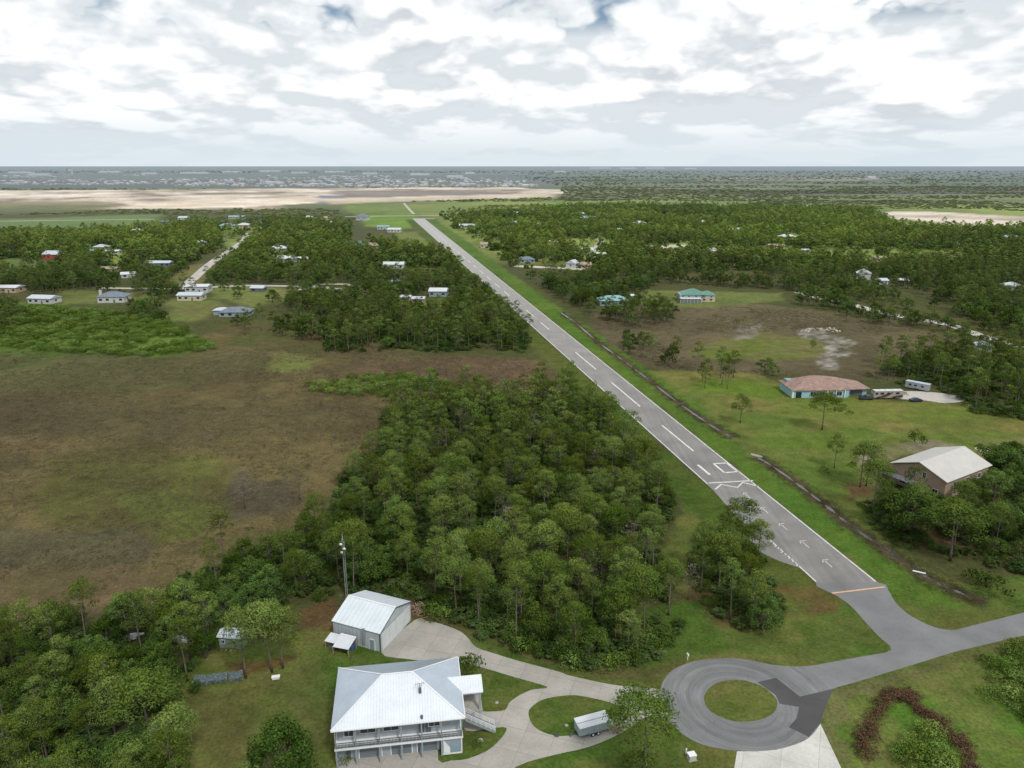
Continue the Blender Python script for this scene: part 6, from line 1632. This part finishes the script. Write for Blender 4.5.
# rust brown hedge arc
def arc_hedge():
    pts = smooth_ring(GP([zc(445, 705), zc(455, 650), zc(472, 598), zc(500, 530), zc(540, 492), zc(575, 488), zc(612, 503), zc(650, 545), zc(700, 580), zc(750, 625), zc(795, 665), zc(830, 745), zc(850, 800)]), False, 10)
    r2 = np.random.RandomState(7); cl = []
    for x, y in pts:
        for k in range(4): cl.append((x + r2.normal(0, .8), y + r2.normal(0, .65), r2.uniform(.2, .8), r2.uniform(.5, .95), r2.uniform(-.15, .15)))
    v, q, s_ = clump_cloud(cl, 70, .26, r2, asp=.5, flat=.8, lowcut=-.6)
    o = bpy.data.objects.new('hedge', np_mesh('hedge', v, q, M['dead'], s_)); COL.objects.link(o); meta(o, 'low rust brown dead hedge curving round the green shrubs at lower right', 'hedge')
arc_hedge()
# reeds along the ditches, tufts over marsh and lawns
rd = []
for dt in (ditch_a, ditch_b):
    for p in smooth_ring(dt, False, 30):
        for _ in range(2):
            a_ = rnd.choice((-1, 1)) * rnd.uniform(1.5, 3.4); rd.append((p[0] + a_ * .85 + rnd.gauss(0, .5), p[1] + a_ * .4 + rnd.gauss(0, .9)))
scatter('ditch_reeds', np.array(rd), BANK, .35, .95, kz=(.6, 1.6))
keepout_save = list(keepout)
mt = fill([(-80, 350), (60, 352), (170, 358), (300, 345), (520, 360), (560, 385), (440, 395), (400, 440), (380, 480), (300, 520), (230, 540), (150, 600), (100, 612), (-80, 615)], 1.75, 0, .40, .06, seed=200)
mt = mt[inview(mt, 10)]; print('TUFTS', len(mt))
scatter('marsh_grass', mt[::2], MARSH, .5, 1.3, kz=(.5, 1.3)); scatter('marsh_sedge', mt[1::2], MARSH, .4, 1.0, kz=(.6, 1.6))
m2 = fill([(600, 320), (700, 304), (800, 312), (900, 325), (960, 345), (930, 370), (860, 378), (700, 372), (650, 366)], 2.6, 0, .40, .06, seed=201); scatter('field_grass', m2[inview(m2, 10)], MARSH, .6, 1.5)

def rock_mesh(seed):
    r2 = np.random.RandomState(seed); mb = MB()
    for i in range(5):
        for j in range(7):
            ph = math.pi * i / 4; th = 2 * math.pi * j / 7; q = r2.uniform(.6, 1.1); mb.v.append((q * math.sin(ph) * math.cos(th), q * math.sin(ph) * math.sin(th), .6 * q * math.cos(ph)))
    for i in range(4):
        for j in range(7): mb.f.append((i * 7 + j, (i + 1) * 7 + j, (i + 1) * 7 + (j + 1) % 7, i * 7 + (j + 1) % 7))
    return mb.mesh('rubble piece', M['gravel'])
RK = [rock_mesh(i) for i in range(3)]
rb_ = fill([(798, 328), (832, 329), (856, 338), (858, 352), (838, 366), (815, 372), (812, 366), (832, 352), (826, 342), (800, 336)], 2.0, -2, .5, .12, seed=301, wob=4)
rb2 = fill([(690, 352), (760, 340), (820, 345), (830, 360), (720, 366)], 3.2, 0, .62, .1, seed=302, wob=4)
scatter('rubble', np.concatenate([rb_, rb2]), RK, .2, .9)

# ------------------------------------------------------------------ sky, sun, camera
w = bpy.data.worlds.new('World'); scene.world = w; w.use_nodes = True
w.cycles.sampling_method = 'MANUAL'; w.cycles.sample_map_resolution = 256
n, l = w.node_tree.nodes, w.node_tree.links; n.clear()
SUN_EL, SUN_AZ = 52, 150      # azimuth clockwise from +Y
sky = n.new('ShaderNodeTexSky'); sky.sky_type = 'NISHITA'; sky.sun_disc = False
sky.sun_elevation = R(SUN_EL); sky.sun_rotation = R(SUN_AZ); sky.altitude = 80
tc = n.new('ShaderNodeTexCoord'); sx = n.new('ShaderNodeSeparateXYZ'); l.new(tc.outputs['Generated'], sx.inputs[0])
def math_(op, a, b=None, c=None):
    m = n.new('ShaderNodeMath'); m.operation = op
    for i, v in enumerate((a, b, c)):
        if v is None: continue
        if hasattr(v, 'links'): l.new(v, m.inputs[i])
        else: m.inputs[i].default_value = v
    return m.outputs[0]
zc_ = math_('MAXIMUM', sx.outputs[2], 0.0)
den = math_('ADD', zc_, .13)
def cloudvec(dz):
    zz_ = math_('ADD', zc_, dz); dn_ = math_('ADD', zz_, .26)
    cx = math_('MULTIPLY', sx.outputs[0], 5.2); cz = math_('DIVIDE', 1.25, math_('SUBTRACT', dn_, .05))
    cv = n.new('ShaderNodeCombineXYZ'); l.new(cx, cv.inputs[0]); l.new(sx.outputs[1], cv.inputs[1]); l.new(cz, cv.inputs[2])
    return cv.outputs[0]
def cn(vec, scale, det, rough, seed, dist=0):
    t = n.new('ShaderNodeTexNoise'); t.inputs['Scale'].default_value = scale; t.inputs['Detail'].default_value = det
    t.inputs['Roughness'].default_value = rough; o_ = n.new('ShaderNodeVectorMath'); o_.operation = 'ADD'; o_.inputs[1].default_value = (seed * 3.1, seed * 1.7, -seed); l.new(vec, o_.inputs[0]); l.new(o_.outputs[0], t.inputs['Vector']); return t.outputs['Fac']
def puff(vec, scale, seed):
    """rounded cauliflower lumps with creases between them"""
    a = cn(vec, scale, 3, .5, seed); return math_('MULTIPLY', math_('ABSOLUTE', math_('SUBTRACT', a, .5)), 2.6)
def dens(dz):
    v = cloudvec(dz)
    a = cn(v, .9, 1, .5, 4.2); b_ = cn(v, 1.5, 7, .48, 7.7); c_ = puff(v, 1.9, 2.0); e_ = puff(v, 5.0, 3.3)
    return math_('ADD', math_('ADD', math_('MULTIPLY', a, .42), math_('MULTIPLY', b_, .40)), math_('ADD', math_('MULTIPLY', c_, .22), math_('MULTIPLY', e_, .04)))
def mr(s_, a, b_, c, d_):
    m = n.new('ShaderNodeMapRange'); l.new(s_, m.inputs[0])
    for i, v in enumerate((a, b_, c, d_)): m.inputs[i + 1].default_value = v
    return m.outputs[0]
d0 = dens(0); d1 = dens(.016); d2 = dens(.045)
rel = math_('ADD', math_('SUBTRACT', d0, d1), math_('MULTIPLY', math_('SUBTRACT', d0, d2), .6))
lit = mr(rel, -.060, .058, 0, 1)
thick = mr(d0, .42, .52, 0, 1)
def mixrgb(f, a, b_):
    m = n.new('ShaderNodeMix'); m.data_type = 'RGBA'; l.new(f, m.inputs[0])
    for i, c in ((6, a), (7, b_)):
        if hasattr(c, 'links'): l.new(c, m.inputs[i])
        else: m.inputs[i].default_value = (*c, 1)
    return m.outputs[2]
ccol = mixrgb(lit, (.62, .66, .70), (1.05, 1.05, 1.05))
thin_col = mixrgb(lit, (.70, .75, .785), (.98, .99, 1.0))
ccol = mixrgb(thick, thin_col, ccol)
ccol = mixrgb(mr(zc_, .016, .075, .9, 0), ccol, (.66, .745, .80))
bg1 = n.new('ShaderNodeBackground'); bg1.inputs[1].default_value = .085; l.new(sky.outputs[0], bg1.inputs[0])
bg2 = n.new('ShaderNodeBackground'); bg2.inputs[1].default_value = 1.06; l.new(ccol, bg2.inputs[0])
cov = math_('MAXIMUM', mr(d0, .35, .40, 0, 1), mr(zc_, .15, .17, 1, 0))
ms = n.new('ShaderNodeMixShader'); l.new(cov, ms.inputs[0]); l.new(bg1.outputs[0], ms.inputs[1]); l.new(bg2.outputs[0], ms.inputs[2])
wo = n.new('ShaderNodeOutputWorld'); l.new(ms.outputs[0], wo.inputs[0])

ld = bpy.data.lights.new('sun', 'SUN'); ld.energy = 2.3; ld.angle = R(8); ld.color = (1, .965, .91)
so = bpy.data.objects.new('sun', ld); COL.objects.link(so)
el, az = R(SUN_EL), R(SUN_AZ)
dirv = Vector((math.sin(az) * math.cos(el), math.cos(az) * math.cos(el), math.sin(el)))
so.rotation_euler = dirv.to_track_quat('Z', 'Y').to_euler(); so.location = (0, 0, 200)

cd = bpy.data.cameras.new('camera'); cd.sensor_width = 36; cd.lens = 36 * F / 1024; cd.clip_start = .5; cd.clip_end = 200000
co = bpy.data.objects.new('camera', cd); COL.objects.link(co); co.location = (0, 0, H); co.rotation_euler = (R(90) - T, 0, 0)
scene.camera = co
scene.view_settings.view_transform = 'Standard'; scene.view_settings.look = 'None'; scene.view_settings.exposure = 0
scene.render.engine = 'CYCLES'
scene.cycles.use_denoising = True
scene.cycles.max_bounces = 5; scene.cycles.diffuse_bounces = 3; scene.cycles.transparent_max_bounces = 4
